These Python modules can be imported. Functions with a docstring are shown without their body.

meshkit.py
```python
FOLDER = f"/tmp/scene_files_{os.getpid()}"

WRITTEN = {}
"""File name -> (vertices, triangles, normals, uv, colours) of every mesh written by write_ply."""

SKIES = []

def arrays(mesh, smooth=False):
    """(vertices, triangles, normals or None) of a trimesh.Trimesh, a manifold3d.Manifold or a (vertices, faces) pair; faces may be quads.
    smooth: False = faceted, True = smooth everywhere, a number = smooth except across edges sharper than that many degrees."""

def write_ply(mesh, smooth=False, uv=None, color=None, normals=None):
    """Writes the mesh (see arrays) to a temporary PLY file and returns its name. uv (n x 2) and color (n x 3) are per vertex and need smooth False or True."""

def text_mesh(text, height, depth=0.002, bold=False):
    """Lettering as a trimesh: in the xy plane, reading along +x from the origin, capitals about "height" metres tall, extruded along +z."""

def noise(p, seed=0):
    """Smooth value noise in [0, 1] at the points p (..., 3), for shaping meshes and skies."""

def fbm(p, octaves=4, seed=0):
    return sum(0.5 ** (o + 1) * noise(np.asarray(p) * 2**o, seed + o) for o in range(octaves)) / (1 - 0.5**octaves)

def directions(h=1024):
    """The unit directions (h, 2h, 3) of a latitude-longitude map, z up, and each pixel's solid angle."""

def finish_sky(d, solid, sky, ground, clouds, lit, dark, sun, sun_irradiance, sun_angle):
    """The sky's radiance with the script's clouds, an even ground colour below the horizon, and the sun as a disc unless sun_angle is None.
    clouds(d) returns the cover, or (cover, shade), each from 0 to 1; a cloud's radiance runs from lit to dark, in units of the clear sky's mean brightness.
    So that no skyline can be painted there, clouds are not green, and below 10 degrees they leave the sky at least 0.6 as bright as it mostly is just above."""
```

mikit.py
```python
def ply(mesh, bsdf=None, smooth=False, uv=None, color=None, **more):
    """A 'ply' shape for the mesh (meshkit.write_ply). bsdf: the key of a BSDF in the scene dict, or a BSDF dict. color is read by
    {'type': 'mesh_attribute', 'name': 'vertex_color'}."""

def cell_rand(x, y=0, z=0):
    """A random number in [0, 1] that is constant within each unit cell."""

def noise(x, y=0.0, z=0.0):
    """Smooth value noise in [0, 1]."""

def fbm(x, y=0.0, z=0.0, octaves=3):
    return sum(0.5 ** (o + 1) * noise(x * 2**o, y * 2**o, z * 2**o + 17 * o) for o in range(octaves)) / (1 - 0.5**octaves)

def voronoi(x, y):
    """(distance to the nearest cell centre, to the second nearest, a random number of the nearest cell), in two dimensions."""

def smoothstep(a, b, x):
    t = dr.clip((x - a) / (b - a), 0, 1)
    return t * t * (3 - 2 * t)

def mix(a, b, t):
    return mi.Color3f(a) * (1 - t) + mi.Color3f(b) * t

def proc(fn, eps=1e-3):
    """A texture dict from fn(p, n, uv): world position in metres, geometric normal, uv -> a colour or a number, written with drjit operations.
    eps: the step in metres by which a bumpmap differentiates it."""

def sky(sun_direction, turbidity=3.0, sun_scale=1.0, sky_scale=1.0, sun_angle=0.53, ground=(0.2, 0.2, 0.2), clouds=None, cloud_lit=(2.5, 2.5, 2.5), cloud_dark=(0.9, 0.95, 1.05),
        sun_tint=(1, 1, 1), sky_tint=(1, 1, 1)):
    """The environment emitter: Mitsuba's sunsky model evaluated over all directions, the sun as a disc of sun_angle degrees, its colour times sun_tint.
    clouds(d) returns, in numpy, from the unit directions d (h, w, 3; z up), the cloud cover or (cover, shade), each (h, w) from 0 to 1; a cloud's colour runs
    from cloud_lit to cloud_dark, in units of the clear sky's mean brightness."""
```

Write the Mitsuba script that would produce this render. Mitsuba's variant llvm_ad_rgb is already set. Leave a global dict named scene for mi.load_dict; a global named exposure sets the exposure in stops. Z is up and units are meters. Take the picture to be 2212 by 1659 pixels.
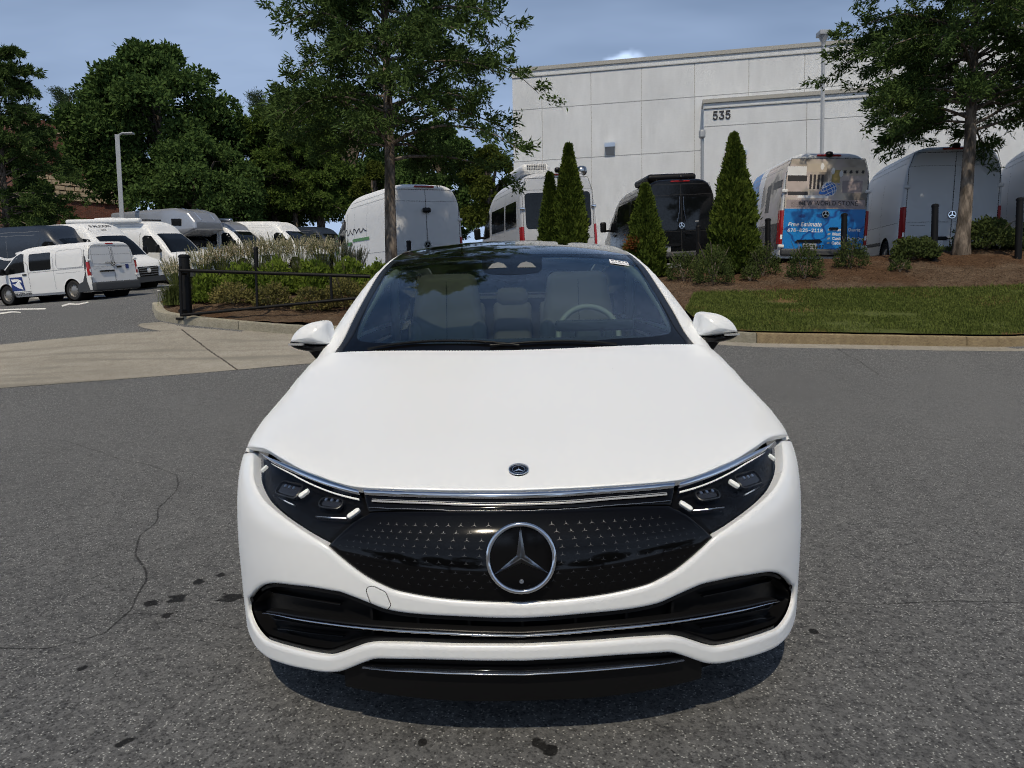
import math, random
import numpy as np, trimesh, shapely, manifold3d as m3
import shapely.geometry as sg
from shapely import affinity
import drjit as dr, mitsuba as mi, mikit, meshkit
from scipy.interpolate import PchipInterpolator as PCH, RBFInterpolator
from mikit import noise, fbm, voronoi, cell_rand, smoothstep, mix

# ------------------------------------------------------------------ camera, sky, exposure
W_PX, FR, CX, CY = 2212.0, 1600.0, 1106.0, 829.5
PITCH, ROLL, CAMH = math.radians(4.5), math.radians(1.0), 1.262
EYE = np.array([0, 0, CAMH])
FWD = np.array([0, math.cos(PITCH), -math.sin(PITCH)])
_u0 = np.cross([1.0, 0, 0], FWD)
RGT = math.cos(ROLL) * np.array([1.0, 0, 0]) - math.sin(ROLL) * _u0
UPV = math.sin(ROLL) * np.array([1.0, 0, 0]) + math.cos(ROLL) * _u0
scene, labels = {}, {}
scene['camera'] = {'type': 'perspective', 'fov': math.degrees(2 * math.atan(W_PX / 2 / FR)), 'fov_axis': 'x', 'near_clip': 0.05, 'far_clip': 3000.0,
                   'to_world': mi.ScalarTransform4f().look_at(origin=EYE.tolist(), target=(EYE + FWD).tolist(), up=UPV.tolist())}
SUN = np.array([-0.08, -0.63, 0.772])


def clouds(d):
    x, y, z = d[..., 0], d[..., 1], d[..., 2]
    el = np.degrees(np.arcsin(np.clip(z, -1, 1)))
    az = np.degrees(np.arctan2(x, y))
    q = d / np.maximum(z[..., None] + 0.12, 0.05)
    f = meshkit.fbm(q * np.array([1.1, 2.2, 0.0]) + 3.7, 5)
    base = 0.05 + 0.60 * np.exp(-np.clip(el, 0, 90) / 17.0)
    gap = np.exp(-(((az - 15) / 16) ** 2 + ((el - 30) / 9) ** 2)) + np.exp(-(((az + 60) / 30) ** 2 + ((el - 60) / 20) ** 2)) + np.exp(-(((az - 140) / 40) ** 2 + ((el - 55) / 25) ** 2))
    thin = np.clip(base + .03 + (f - .5) * .62 - .16 * np.clip(gap, 0, 1), 0, .8)
    puff = meshkit.fbm(d * 26.0, 4, 5)
    cum = 0 * el
    for a0, e0, ra, re in ((8.5, 18.5, 1.7, 0.9), (-36.6, 19.4, 1.3, 2.6), (60, 16, 7, 4), (-75, 20, 9, 5), (150, 24, 12, 6), (-140, 18, 14, 6), (110, 30, 8, 5)):
        r = np.sqrt(((az - a0) / ra) ** 2 + ((el - e0) / re) ** 2)
        cum = np.maximum(cum, np.clip((1.15 - r + (puff - 0.5) * 1.6) * 2.2, 0, 1) * np.where((a0 > 0) & (e0 < 22), 0.9, 0.35))
    return np.clip(np.maximum(thin, cum), 0, 1), 0.25 + 0 * el


scene['sky'] = mikit.sky(SUN, turbidity=4.0, sun_scale=1.12, sky_scale=1.0, ground=(0.12, 0.12, 0.11), clouds=clouds, cloud_lit=(5.3, 6.7, 9.2), cloud_dark=(3.2, 3.9, 5.2), sun_tint=(.93, .995, 1.05), sky_tint=(.97, 1.0, 1.05))
exposure = 0.68


# ------------------------------------------------------------------ helpers
def at(px, py, y):
    """The point at depth y (metres) seen at (px, py) of a 2212 px wide view."""
    d = FWD + (px - CX) / FR * RGT - (py - CY) / FR * UPV
    return EYE + d * (y / d[1])


def T4(m): return mi.ScalarTransform4f(np.asarray(m, float).tolist())


def mat4(R=None, t=(0, 0, 0)):
    m = np.eye(4)
    if R is not None: m[:3, :3] = R
    m[:3, 3] = t
    return m


def rotx(a): c, s = math.cos(a), math.sin(a); return np.array([[1, 0, 0], [0, c, -s], [0, s, c]])
def roty(a): c, s = math.cos(a), math.sin(a); return np.array([[c, 0, s], [0, 1, 0], [-s, 0, c]])
def rotz(a): c, s = math.cos(a), math.sin(a); return np.array([[c, -s, 0], [s, c, 0], [0, 0, 1]])


_used = {}


def numbered(name):
    n = _used.get(name, 0); _used[name] = n + 1
    return name if n == 0 else f'{name}_{n:03d}'


PLACE = {}


def thing(name, label, cat, group=None, place=None, kind=None):
    key = numbered(name); labels[key] = {'label': label, 'category': cat}
    if group: labels[key]['group'] = group
    if kind: labels[key]['kind'] = kind
    PLACE[key] = place
    return key


def shape(mesh, smooth=False):
    nr = mesh.metadata.get('nrm') if smooth is not False and hasattr(mesh, 'metadata') else None
    if nr is not None and len(nr) == len(mesh.vertices):
        return {'type': 'ply', 'filename': meshkit.write_ply(mesh, True, normals=nr), 'face_normals': False}
    return mikit.ply(mesh, None, smooth=smooth)


def put(key, mesh, bsdf, smooth=False):
    d = mesh if isinstance(mesh, dict) else shape(mesh, smooth)
    d = {**d, 'bsdf': {'type': 'ref', 'id': bsdf}}
    pl = PLACE.get(key.split('__')[0])
    if pl is not None: d['to_world'] = T4(pl)
    scene[key] = d
    return key


def part(parent, name, mesh, bsdf, smooth=False, label=None, kind=None):
    key = numbered(parent + '__' + name)
    put(key, mesh, bsdf, smooth)
    if label or kind:
        labels[key] = {}
        if label: labels[key]['label'] = label
        if kind: labels[key]['kind'] = kind
    return key


def one(name, mesh, bsdf, label, cat, smooth=False, group=None, kind=None):
    key = thing(name, label, cat, group, kind=kind)
    put(key, mesh, bsdf, smooth)
    return key


def struct(name, mesh, bsdf, smooth=False, label=None, kind='structure', cat=None):
    key = numbered(name); put(key, mesh, bsdf, smooth)
    labels[key] = {'kind': kind}
    if label: labels[key]['label'] = label
    if cat: labels[key]['category'] = cat
    return key


def cat(ms): return trimesh.util.concatenate([m for m in ms if m is not None])
def mk(v, f): return trimesh.Trimesh(np.asarray(v, float), np.asarray(f, int), process=False)


def box(c, s, R=None):
    b = trimesh.creation.box(extents=s)
    if R is not None: b.apply_transform(mat4(R))
    b.apply_translation(c); return b


def m3mesh(m): mm = m.to_mesh(); return mk(mm.vert_properties[:, :3], mm.tri_verts)
def tom3(t): return m3.Manifold(m3.Mesh(np.asarray(t.vertices, np.float32), np.asarray(t.faces, np.uint32)))


def rbox(c, s, r=0.02, seg=8):
    """A box with rounded edges."""
    s = np.array(s) / 2; r = min(r, s.min() * .98)
    sp = m3.Manifold.sphere(r, seg)
    ms = [sp.translate([sx * (s[0] - r), sy * (s[1] - r), sz * (s[2] - r)]) for sx in (-1, 1) for sy in (-1, 1) for sz in (-1, 1)]
    t = m3mesh(m3.Manifold.batch_hull(ms)); t.apply_translation(c); return t


def tube(pts, rad, n=8, closed=False, caps=True):
    p = np.asarray(pts, float); k = len(p)
    rad = np.broadcast_to(rad, (k,))
    tg = np.gradient(p, axis=0) if not closed else np.roll(p, -1, 0) - np.roll(p, 1, 0)
    tg /= np.linalg.norm(tg, axis=1, keepdims=True) + 1e-12
    ref = np.array([0, 0, 1.0]) if abs(tg[0, 2]) < .8 else np.array([1.0, 0, 0])
    v = []
    for i in range(k):
        a = np.cross(tg[i], ref); a /= np.linalg.norm(a) + 1e-12; b = np.cross(tg[i], a); ref = -b if False else ref
        th = np.arange(n) * 2 * np.pi / n
        v.append(p[i] + rad[i] * (np.cos(th)[:, None] * a + np.sin(th)[:, None] * b))
    v = np.vstack(v); f = []
    for i in range(k if closed else k - 1):
        j = (i + 1) % k; a = np.arange(n); b = (a + 1) % n
        f.append(np.c_[i * n + a, j * n + b, j * n + a]); f.append(np.c_[i * n + a, i * n + b, j * n + b])
    if caps and not closed:
        c0, c1 = len(v), len(v) + 1; v = np.vstack([v, p[:1], p[-1:]]); a = np.arange(n); b = (a + 1) % n
        f.append(np.c_[b, a, a * 0 + c0]); f.append(np.c_[(k - 1) * n + a, (k - 1) * n + b, a * 0 + c1])
    return mk(v, np.vstack(f))


def lathe(prof, n=24, axis='z'):
    prof = np.asarray(prof, float); th = np.arange(n) * 2 * np.pi / n; k = len(prof)
    v = np.stack([np.outer(prof[:, 0], np.cos(th)), np.outer(prof[:, 0], np.sin(th)), np.repeat(prof[:, 1:2], n, 1)], -1).reshape(-1, 3)
    f = []; a = np.arange(n); b = (a + 1) % n
    for i in range(k - 1):
        f.append(np.c_[i * n + a, i * n + b, (i + 1) * n + b]); f.append(np.c_[i * n + a, (i + 1) * n + b, (i + 1) * n + a])
    t = mk(v, np.vstack(f))
    if axis == 'x': t.apply_transform(mat4(roty(math.pi / 2)))
    if axis == 'y': t.apply_transform(mat4(rotx(-math.pi / 2)))
    return t


def extr(poly, h):
    ps = getattr(poly, 'geoms', [poly])
    return cat([trimesh.creation.extrude_polygon(g, h, engine='earcut') for g in ps if g.area > 1e-9])


def rrect(w, h, r, x=0, y=0): return sg.box(x - w / 2 + r, y - h / 2 + r, x + w / 2 - r, y + h / 2 - r).buffer(r, 6)


def text(s, h, depth=.004, bold=False, center=False):
    t = meshkit.text_mesh(s, h, depth, bold)
    if center: t.apply_translation([-(t.bounds[0, 0] + t.bounds[1, 0]) / 2, 0, 0])
    return t


def earcut(poly):
    v, f = trimesh.creation.triangulate_polygon(poly, engine='earcut'); return v, f


def grid_clip(poly, h):
    """Triangles (2-D) of a polygon cut by a square grid of pitch h; pieces meet point to point."""
    V, F, n = [], [], 0
    x0, y0, x1, y1 = poly.bounds
    gx = np.arange(math.floor(x0 / h), math.ceil(x1 / h)); gy = np.arange(math.floor(y0 / h), math.ceil(y1 / h))
    X, Y = np.meshgrid(gx, gy); X, Y = X.ravel() * h, Y.ravel() * h
    cells = shapely.box(X, Y, X + h, Y + h)
    shapely.prepare(poly)
    inside = shapely.contains_properly(poly, cells); touch = shapely.intersects(poly, cells) & ~inside
    i = np.nonzero(inside)[0]
    if len(i):
        q = np.stack([np.stack([X[i], Y[i]], -1), np.stack([X[i] + h, Y[i]], -1), np.stack([X[i] + h, Y[i] + h], -1), np.stack([X[i], Y[i] + h], -1)], 1).reshape(-1, 2)
        b = np.arange(len(i)) * 4
        V.append(q); F.append(np.vstack([np.c_[b, b + 1, b + 2], np.c_[b, b + 2, b + 3]])); n = len(q)
    if touch.any():
        for g in shapely.intersection(poly, cells[touch]):
            for s in getattr(g, 'geoms', [g]):
                if s.geom_type == 'Polygon' and s.area > 1e-10:
                    v, f = earcut(s)
                    V.append(np.asarray(v)[:, :2]); F.append(np.asarray(f) + n); n += len(v)
    return np.vstack(V), np.vstack(F)


def panel(poly, fn, h=.02, edge=0.0, roll=.008, skirt=.014, off=0.0, flip=False):
    """A sheet: 2-D polygon -> fn(uv) = (points, outward unit normals). The rim is rolled in by `edge` over `roll` and closed by a skirt."""
    out_v, out_f, n = [], [], 0
    pieces = [poly]
    if edge > 0:
        c = [poly, poly.buffer(-roll * .18), poly.buffer(-roll * .45), poly.buffer(-roll)]
        pieces = [c[3], c[2].difference(c[3]), c[1].difference(c[2]), c[0].difference(c[1])]
    for pc in pieces:
        for g in getattr(pc, 'geoms', [pc]):
            if g.geom_type == 'Polygon' and g.area > 1e-8:
                v, f = grid_clip(g, h); out_v.append(v); out_f.append(f + n); n += len(v)
    v, f = np.vstack(out_v), np.vstack(out_f)
    key = np.round(v / 2e-6).astype(np.int64)
    _, idx, inv = np.unique(key, axis=0, return_index=True, return_inverse=True)
    v = v[idx]; f = inv.ravel()[f]; f = f[(f[:, 0] != f[:, 1]) & (f[:, 1] != f[:, 2]) & (f[:, 0] != f[:, 2])]
    P, N = fn(v)
    o = np.full(len(v), off); NN = N.copy()
    if edge > 0:
        pts = shapely.points(v); ring = poly.boundary; d = shapely.distance(pts, ring); w = np.nonzero(d < roll)[0]
        t = np.clip(d[w] / roll, .02, 1)
        o[w] -= edge * (1 - np.sqrt(np.clip(1 - (1 - t) ** 2, 0, 1)))
        line = shapely.shortest_line(shapely.points(v[w]), ring); q = shapely.get_coordinates(line).reshape(-1, 2, 2)[:, 1]
        inn = shapely.buffer(poly, -roll * 1.02); l2 = shapely.shortest_line(shapely.points(v[w]), inn if not inn.is_empty else poly.centroid); q2 = shapely.get_coordinates(l2).reshape(-1, 2, 2)[:, 1]
        dr_ = q2 - v[w]; L = np.linalg.norm(dr_, axis=1, keepdims=True); dr_ = dr_ / np.maximum(L, 1e-9)
        P2, _ = fn(v[w] + dr_ * 2e-3); T = P2 - P[w]; T /= np.linalg.norm(T, axis=1, keepdims=True) + 1e-12
        s_ = np.clip(edge / roll * (1 - t) / np.sqrt(np.clip(1 - (1 - t) ** 2, 1e-4, 1)), 0, 2.5)
        nn_ = N[w] - s_[:, None] * T; NN[w] = nn_ / np.linalg.norm(nn_, axis=1, keepdims=True)
    P = P + N * o[:, None]
    tn = np.cross(P[f[:, 1]] - P[f[:, 0]], P[f[:, 2]] - P[f[:, 0]])
    bad = (tn * N[f[:, 0]]).sum(1) < 0
    f[bad] = f[bad][:, ::-1]
    if skirt > 0:
        e = np.vstack([f[:, [0, 1]], f[:, [1, 2]], f[:, [2, 0]]]); es = np.sort(e, 1)
        _, i1, cnt = np.unique(es, axis=0, return_index=True, return_counts=True)
        be = e[i1[cnt == 1]]; k = len(be); a, b = be[:, 0], be[:, 1]
        sn = np.cross(P[b] - P[a], N[a]); sn /= np.linalg.norm(sn, axis=1, keepdims=True) + 1e-12
        n0 = len(P); r = np.arange(k) + n0
        P = np.vstack([P, P[a], P[b], P[b] - N[b] * skirt, P[a] - N[a] * skirt]); NN = np.vstack([NN, sn, sn, sn, sn])
        f = np.vstack([f, np.c_[r + k, r, r + 3 * k], np.c_[r + k, r + 3 * k, r + 2 * k]])
    m = mk(P, f); m.metadata['nrm'] = NN
    return m


# ------------------------------------------------------------------ materials
def rgb(c): return {'type': 'rgb', 'value': [float(x) for x in (c if hasattr(c, '__len__') else (c, c, c))]}
def M(name, d): scene[name] = d; return name


def pbr(name, col, rough=.5, metal=0.0, coat=0.0, spec=.5, two=False, gloss=.97, **k):
    b = {'type': 'principled', 'base_color': col if isinstance(col, dict) else rgb(col), 'roughness': rough, 'metallic': metal, 'specular': spec, **k}
    if coat: b.update(clearcoat=coat, clearcoat_gloss=gloss)
    return M(name, {'type': 'twosided', 'b': b} if two else b)


pbr('m_white_paint', (.80, .815, .815), .22, coat=1.0, two=True)
pbr('m_black_gloss', (.003, .003, .0035), .05, spec=.27, two=True)
pbr('m_black_satin', (.005, .005, .0055), .38, spec=.3, two=True)
pbr('m_black_matte', (.004, .004, .004), .8, spec=.15, two=True)
pbr('m_pillar', (.012, .013, .015), .28, two=True)
pbr('m_star', (.17, .175, .185), .5, 1.0, two=True)
pbr('m_housing', (.0025, .0025, .003), .35, spec=.15, two=True)
pbr('m_chrome', (.80, .81, .83), .07, 1.0, two=True)
pbr('m_steel', (.55, .56, .57), .25, 1.0, two=True)
pbr('m_lamp_white', (.9, .92, .88), .3, two=True)
pbr('m_lamp_grey', (.5, .5, .49), .3, .4, two=True)
pbr('m_lens', (.02, .022, .028), .08, two=True)
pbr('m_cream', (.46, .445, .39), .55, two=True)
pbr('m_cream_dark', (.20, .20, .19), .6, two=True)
pbr('m_dash', (.035, .042, .046), .6, two=True)
pbr('m_rubber', (.018, .018, .018), .8, two=True)
pbr('m_label_white', (.85, .85, .85), .5, two=True)
pbr('m_ink', (.02, .02, .025), .6, two=True)
M('m_glass_clear', {'type': 'thindielectric', 'int_ior': 1.16})
M('m_roof_glass', {'type': 'thindielectric', 'int_ior': 1.6, 'specular_transmittance': rgb((.20, .21, .21))})
M('m_windshield', {'type': 'thindielectric', 'int_ior': 1.6, 'specular_transmittance': rgb((.47, .575, .55))})
# ------------------------------------------------------------------ the white saloon (own frame: x right, y rearwards from the nose, z up)
CSLOPE = math.radians(3.8)
CAR_R = rotx(CSLOPE) @ roty(-math.radians(.3))
CAR_O = np.array([.018, 0, 0]) + 1.85 * np.array([0, math.cos(CSLOPE), math.sin(CSLOPE)])
_N = PCH([-.2, .06, .12, .22, .34, .45, .56, .66, .75, .9, 1.3], [.16, .06, .028, .012, .004, .0, .010, .045, .10, .18, .3])
_H = PCH([-.5, 0, .05, .12, .3, .6, 1.0, 1.3, 1.6, 2.5, 4.5, 5.3], [.44, .60, .645, .69, .75, .82, .915, .978, 1.015, 1.045, 1.0, .95])
_D = PCH([-.5, 0, .3, .6, 1.0, 1.5, 2.5, 5.5], [.06, .07, .075, .085, .105, .088, .09, .08])
_T = PCH([.6, 1.0, 1.2, 1.5, 2.0, 2.4, 2.8, 3.2, 3.6, 4.2, 4.9, 5.3], [.60, .83, .955, 1.09, 1.265, 1.375, 1.45, 1.487, 1.48, 1.38, 1.13, .95])


def _tab(f, a, b):
    xs = np.linspace(a, b, 6001); ys = f(xs)
    return lambda v: np.interp(v, xs, ys)
_N, _H, _D, _T = _tab(_N, -.2, 1.3), _tab(_H, -.5, 5.3), _tab(_D, -.5, 5.3), _tab(_T, .6, 5.3)


def smax(a, b, k):
    h = np.clip(k - np.abs(a - b), 0, None) / k
    return np.maximum(a, b) + h * h * k * .25


def car_body(p):
    x, y, z = p[..., 0], p[..., 1], p[..., 2]
    a = .928 - .4 * np.clip(.12 - z, 0, 1)
    t = np.clip(.78 + _N(np.clip(z, -.2, 1.3)) - y, 0, None) / .78
    r = np.clip(y - 4.0, 0, None) / 1.25
    pl = (((np.abs(x) / a) ** 2.4 + t ** 2.4 + r ** 2.6) ** (1 / 2.4) - 1) * .85
    yy = np.clip(y, -.5, 5.3)
    crest = np.interp(y, [.2, .5, 1.1, 1.5, 1.9], [.50, .56, .735, .80, .95])
    tp = (z - (_H(yy) - _D(yy) * (np.abs(x) / .93) ** 2.6 + .10 * np.clip(np.abs(x) - crest, 0, .2) * np.interp(y, [.15, .5, 1.5], [0, 1, .6]))) * .95
    return smax(pl, tp, np.interp(y, [0, .3, .6, .9, 1.3, 2], [.10, .12, .10, .10, .12, .12]))


def car_house(p):
    x, y, z = p[..., 0], p[..., 1], p[..., 2]
    w = np.interp(z, [.7, .95, 1.2, 1.4, 1.5], [.95, .89, .812, .745, .70]) * np.interp(y, [3.4, 4.6], [1, .88])
    crown = .085 * (np.abs(x) / .7) ** 2.3 * np.interp(y, [1.2, 1.6, 2.4, 3.5], [1.3, 1.15, .75, .6])
    return smax((z - (_T(np.clip(y, .6, 5.3)) - crown)) * .85, (np.abs(x) - w) * .9, .06)


def _solve(fn, o, d, t0, t1, n=21):
    lo, hi = np.full(len(o), t0), np.full(len(o), t1)
    for _ in range(n):
        m = (lo + hi) / 2; s = fn(o + d * m[:, None]) > 0
        hi = np.where(s, m, hi); lo = np.where(s, lo, m)
    p = o + d * ((lo + hi) / 2)[:, None]
    e = 1.5e-3 * np.eye(3)
    g = np.stack([fn(p + e[i]) - fn(p - e[i]) for i in range(3)], -1)
    return p, g / (np.linalg.norm(g, axis=1, keepdims=True) + 1e-12)


KA, KT = .9, .8
def f_front(uv, fn=car_body):
    a, z = uv[:, 0] / KA, uv[:, 1]
    return _solve(fn, np.stack([0 * a, 0 * a + 1.3, z], -1), np.stack([np.sin(a), -np.cos(a), 0 * a], -1), .05, 5)
def f_top(uv, fn=car_body):
    a, y = uv[:, 0] / KT, uv[:, 1]
    return _solve(fn, np.stack([0 * a, y, 0 * a + .2], -1), np.stack([np.sin(a), 0 * a, np.cos(a)], -1), .02, 2.5)
def f_side(s):
    def g(uv):
        y, z = uv[:, 0], uv[:, 1]
        return _solve(car_body, np.stack([0 * y, y, z], -1), np.stack([0 * y + s, 0 * y, 0 * y], -1), .02, 1.5)
    return g
def f_roof(uv):
    x, y = uv[:, 0], uv[:, 1]
    return _solve(car_house, np.stack([x, y, 0 * x + .3], -1), np.stack([0 * x, 0 * x, 0 * x + 1], -1), .02, 1.6)
def f_cyl(uv):
    a, y = uv[:, 0] / KT, uv[:, 1]
    return _solve(car_house, np.stack([0 * a, y, 0 * a + .8], -1), np.stack([np.sin(a), 0 * a, np.cos(a)], -1), .02, 2)


def fr(pts):
    p = np.asarray(pts, float); return np.stack([np.arctan2(p[:, 0], 1.3 - p[:, 1]) * KA, p[:, 2]], -1)
def tp(pts):
    p = np.asarray(pts, float); return np.stack([np.arctan2(p[:, 0], p[:, 2] - .2) * KT, p[:, 1]], -1)
def mirx(a): a = np.array(a, float); a[:, 0] *= -1; return a
def spl(p, n=8):
    """A smooth curve through the points."""
    p = np.asarray(p, float); t = np.r_[0, np.cumsum(np.linalg.norm(np.diff(p, axis=0), axis=1))]
    s = np.unique(np.r_[t, np.linspace(0, t[-1], n * len(p))]); return np.stack([PCH(t, p[:, i])(s) for i in range(p.shape[1])], -1)
def both(right): r = np.asarray(right, float); return np.vstack([mirx(r)[::-1][:-1] if abs(r[0, 0]) < 1e-6 else mirx(r)[::-1], r])
def band(up, lo): return sg.Polygon(np.vstack([up, lo[::-1]])).buffer(0)


HOODE = spl([(0, .142, .698), (.15, .147, .699), (.265, .158, .700), (.36, .173, .7015), (.44, .193, .702), (.505, .226, .707), (.565, .27, .713), (.62, .312, .7195), (.70, .395, .731), (.77, .48, .737), (.823, .535, .733), (.87, .598, .719), (.892, .635, .712)])
MASKL = spl([(0, 0, .443), (.07, .001, .446), (.143, .004, .45), (.214, .01, .456), (.276, .018, .464), (.326, .028, .473), (.36, .036, .485), (.396, .046, .500), (.438, .061, .524), (.477, .078, .549), (.51, .096, .571), (.554, .122, .588), (.623, .173, .612), (.69, .235, .633), (.739, .295, .65), (.77, .346, .668), (.791, .397, .687), (.804, .457, .711), (.821, .533, .7335)])
INTU = spl([(0, .001, .400), (.07, .001, .402), (.16, .006, .406), (.25, .015, .4085), (.30, .023, .411), (.35, .033, .4165), (.396, .044, .43), (.443, .058, .443), (.483, .072, .451), (.545, .1, .4505), (.622, .14, .442), (.683, .185, .43), (.725, .224, .412), (.77, .27, .378), (.812, .33, .33), (.833, .365, .303), (.839, .375, .280)])
INTL = spl([(0, .005, .3235), (.11, .006, .3255), (.253, .019, .326), (.36, .04, .3205), (.38, .045, .3185), (.411, .054, .3105), (.451, .068, .2915), (.495, .085, .2685), (.522, .098, .2575), (.566, .119, .252), (.648, .17, .2435), (.71, .22, .233), (.755, .265, .2245), (.79, .305, .230), (.82, .347, .243), (.838, .376, .265), (.839, .375, .280)])
LIPB = spl([(0, .007, .2805), (.075, .008, .282), (.22, .017, .2835), (.345, .039, .277), (.385, .049, .273), (.417, .058, .26), (.463, .076, .234), (.497, .09, .216), (.54, .11, .2035), (.605, .146, .194), (.68, .2, .181), (.753, .27, .167), (.805, .334, .163), (.854, .415, .17), (.885, .49, .178)])

car = thing('white_saloon_car', 'large white saloon car seen head-on in the middle, black star-dotted grille, cream seats', 'car', place=mat4(CAR_R, CAR_O))
WP = 'm_white_paint'
arch = lambda yc, r, z=.33: np.stack([yc + r * np.cos(np.linspace(0, 2 * np.pi, 48, endpoint=False)), z + r * np.sin(np.linspace(0, 2 * np.pi, 48, endpoint=False))], -1)
zs = lambda y: np.interp(y, [.6, 1.0, 1.3, 1.55, 2.2, 4.8], [.712, .755, .795, .825, .86, .88])

# bumper skin
side_r = np.array([(.893, .637, .709), (.897, .60, .55), (.897, .575, .42), (.893, .56, .30), (.886, .53, .19)])
outer = np.vstack([both(fr(HOODE) - [0, .004]), fr(side_r), fr(LIPB)[::-1], mirx(fr(LIPB))[1:], mirx(fr(side_r))[::-1]])
outer = sg.Polygon(outer).buffer(0)
maskP = sg.Polygon(np.vstack([both(fr(HOODE[HOODE[:, 0] <= .8235])), fr(MASKL)[::-1], mirx(fr(MASKL))[1:]])).buffer(0)
intP = sg.Polygon(np.vstack([both(fr(INTU)), fr(INTL)[::-1], mirx(fr(INTL))[1:]])).buffer(0)
bumperP = outer.difference(maskP.buffer(.002)).difference(sg.box(-.75, .72, .75, .9) if False else sg.Point(9, 9).buffer(.1)).difference(intP)
ks = [g for g in getattr(bumperP, 'geoms', [bumperP]) if g.area > .01]
bumperP = max(ks, key=lambda g: g.area)
part(car, 'front_bumper', panel(bumperP, f_front, .02, edge=.008, roll=.014, skirt=.03), WP, True)
# tow-eye flap outline
fl = sg.Polygon([(-.395, .49), (-.345, .471), (-.332, .437), (-.345, .42), (-.372, .420), (-.392, .44), (-.402, .47)])
fa = affinity.scale(fl, 1, 1); fa = sg.Polygon(np.stack([np.arctan2(np.array(fl.exterior.coords)[:, 0], 1.26) * KA, np.array(fl.exterior.coords)[:, 1] - .004], -1))
fa = fa.buffer(-.012, 8).buffer(.012, 8).intersection(bumperP.buffer(-.004))
part(car, 'tow_flap_seam', panel(fa.buffer(.0007).difference(fa.buffer(-.0007)), f_front, .02, off=-.0006 + .0012, skirt=0), 'm_black_matte')

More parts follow.
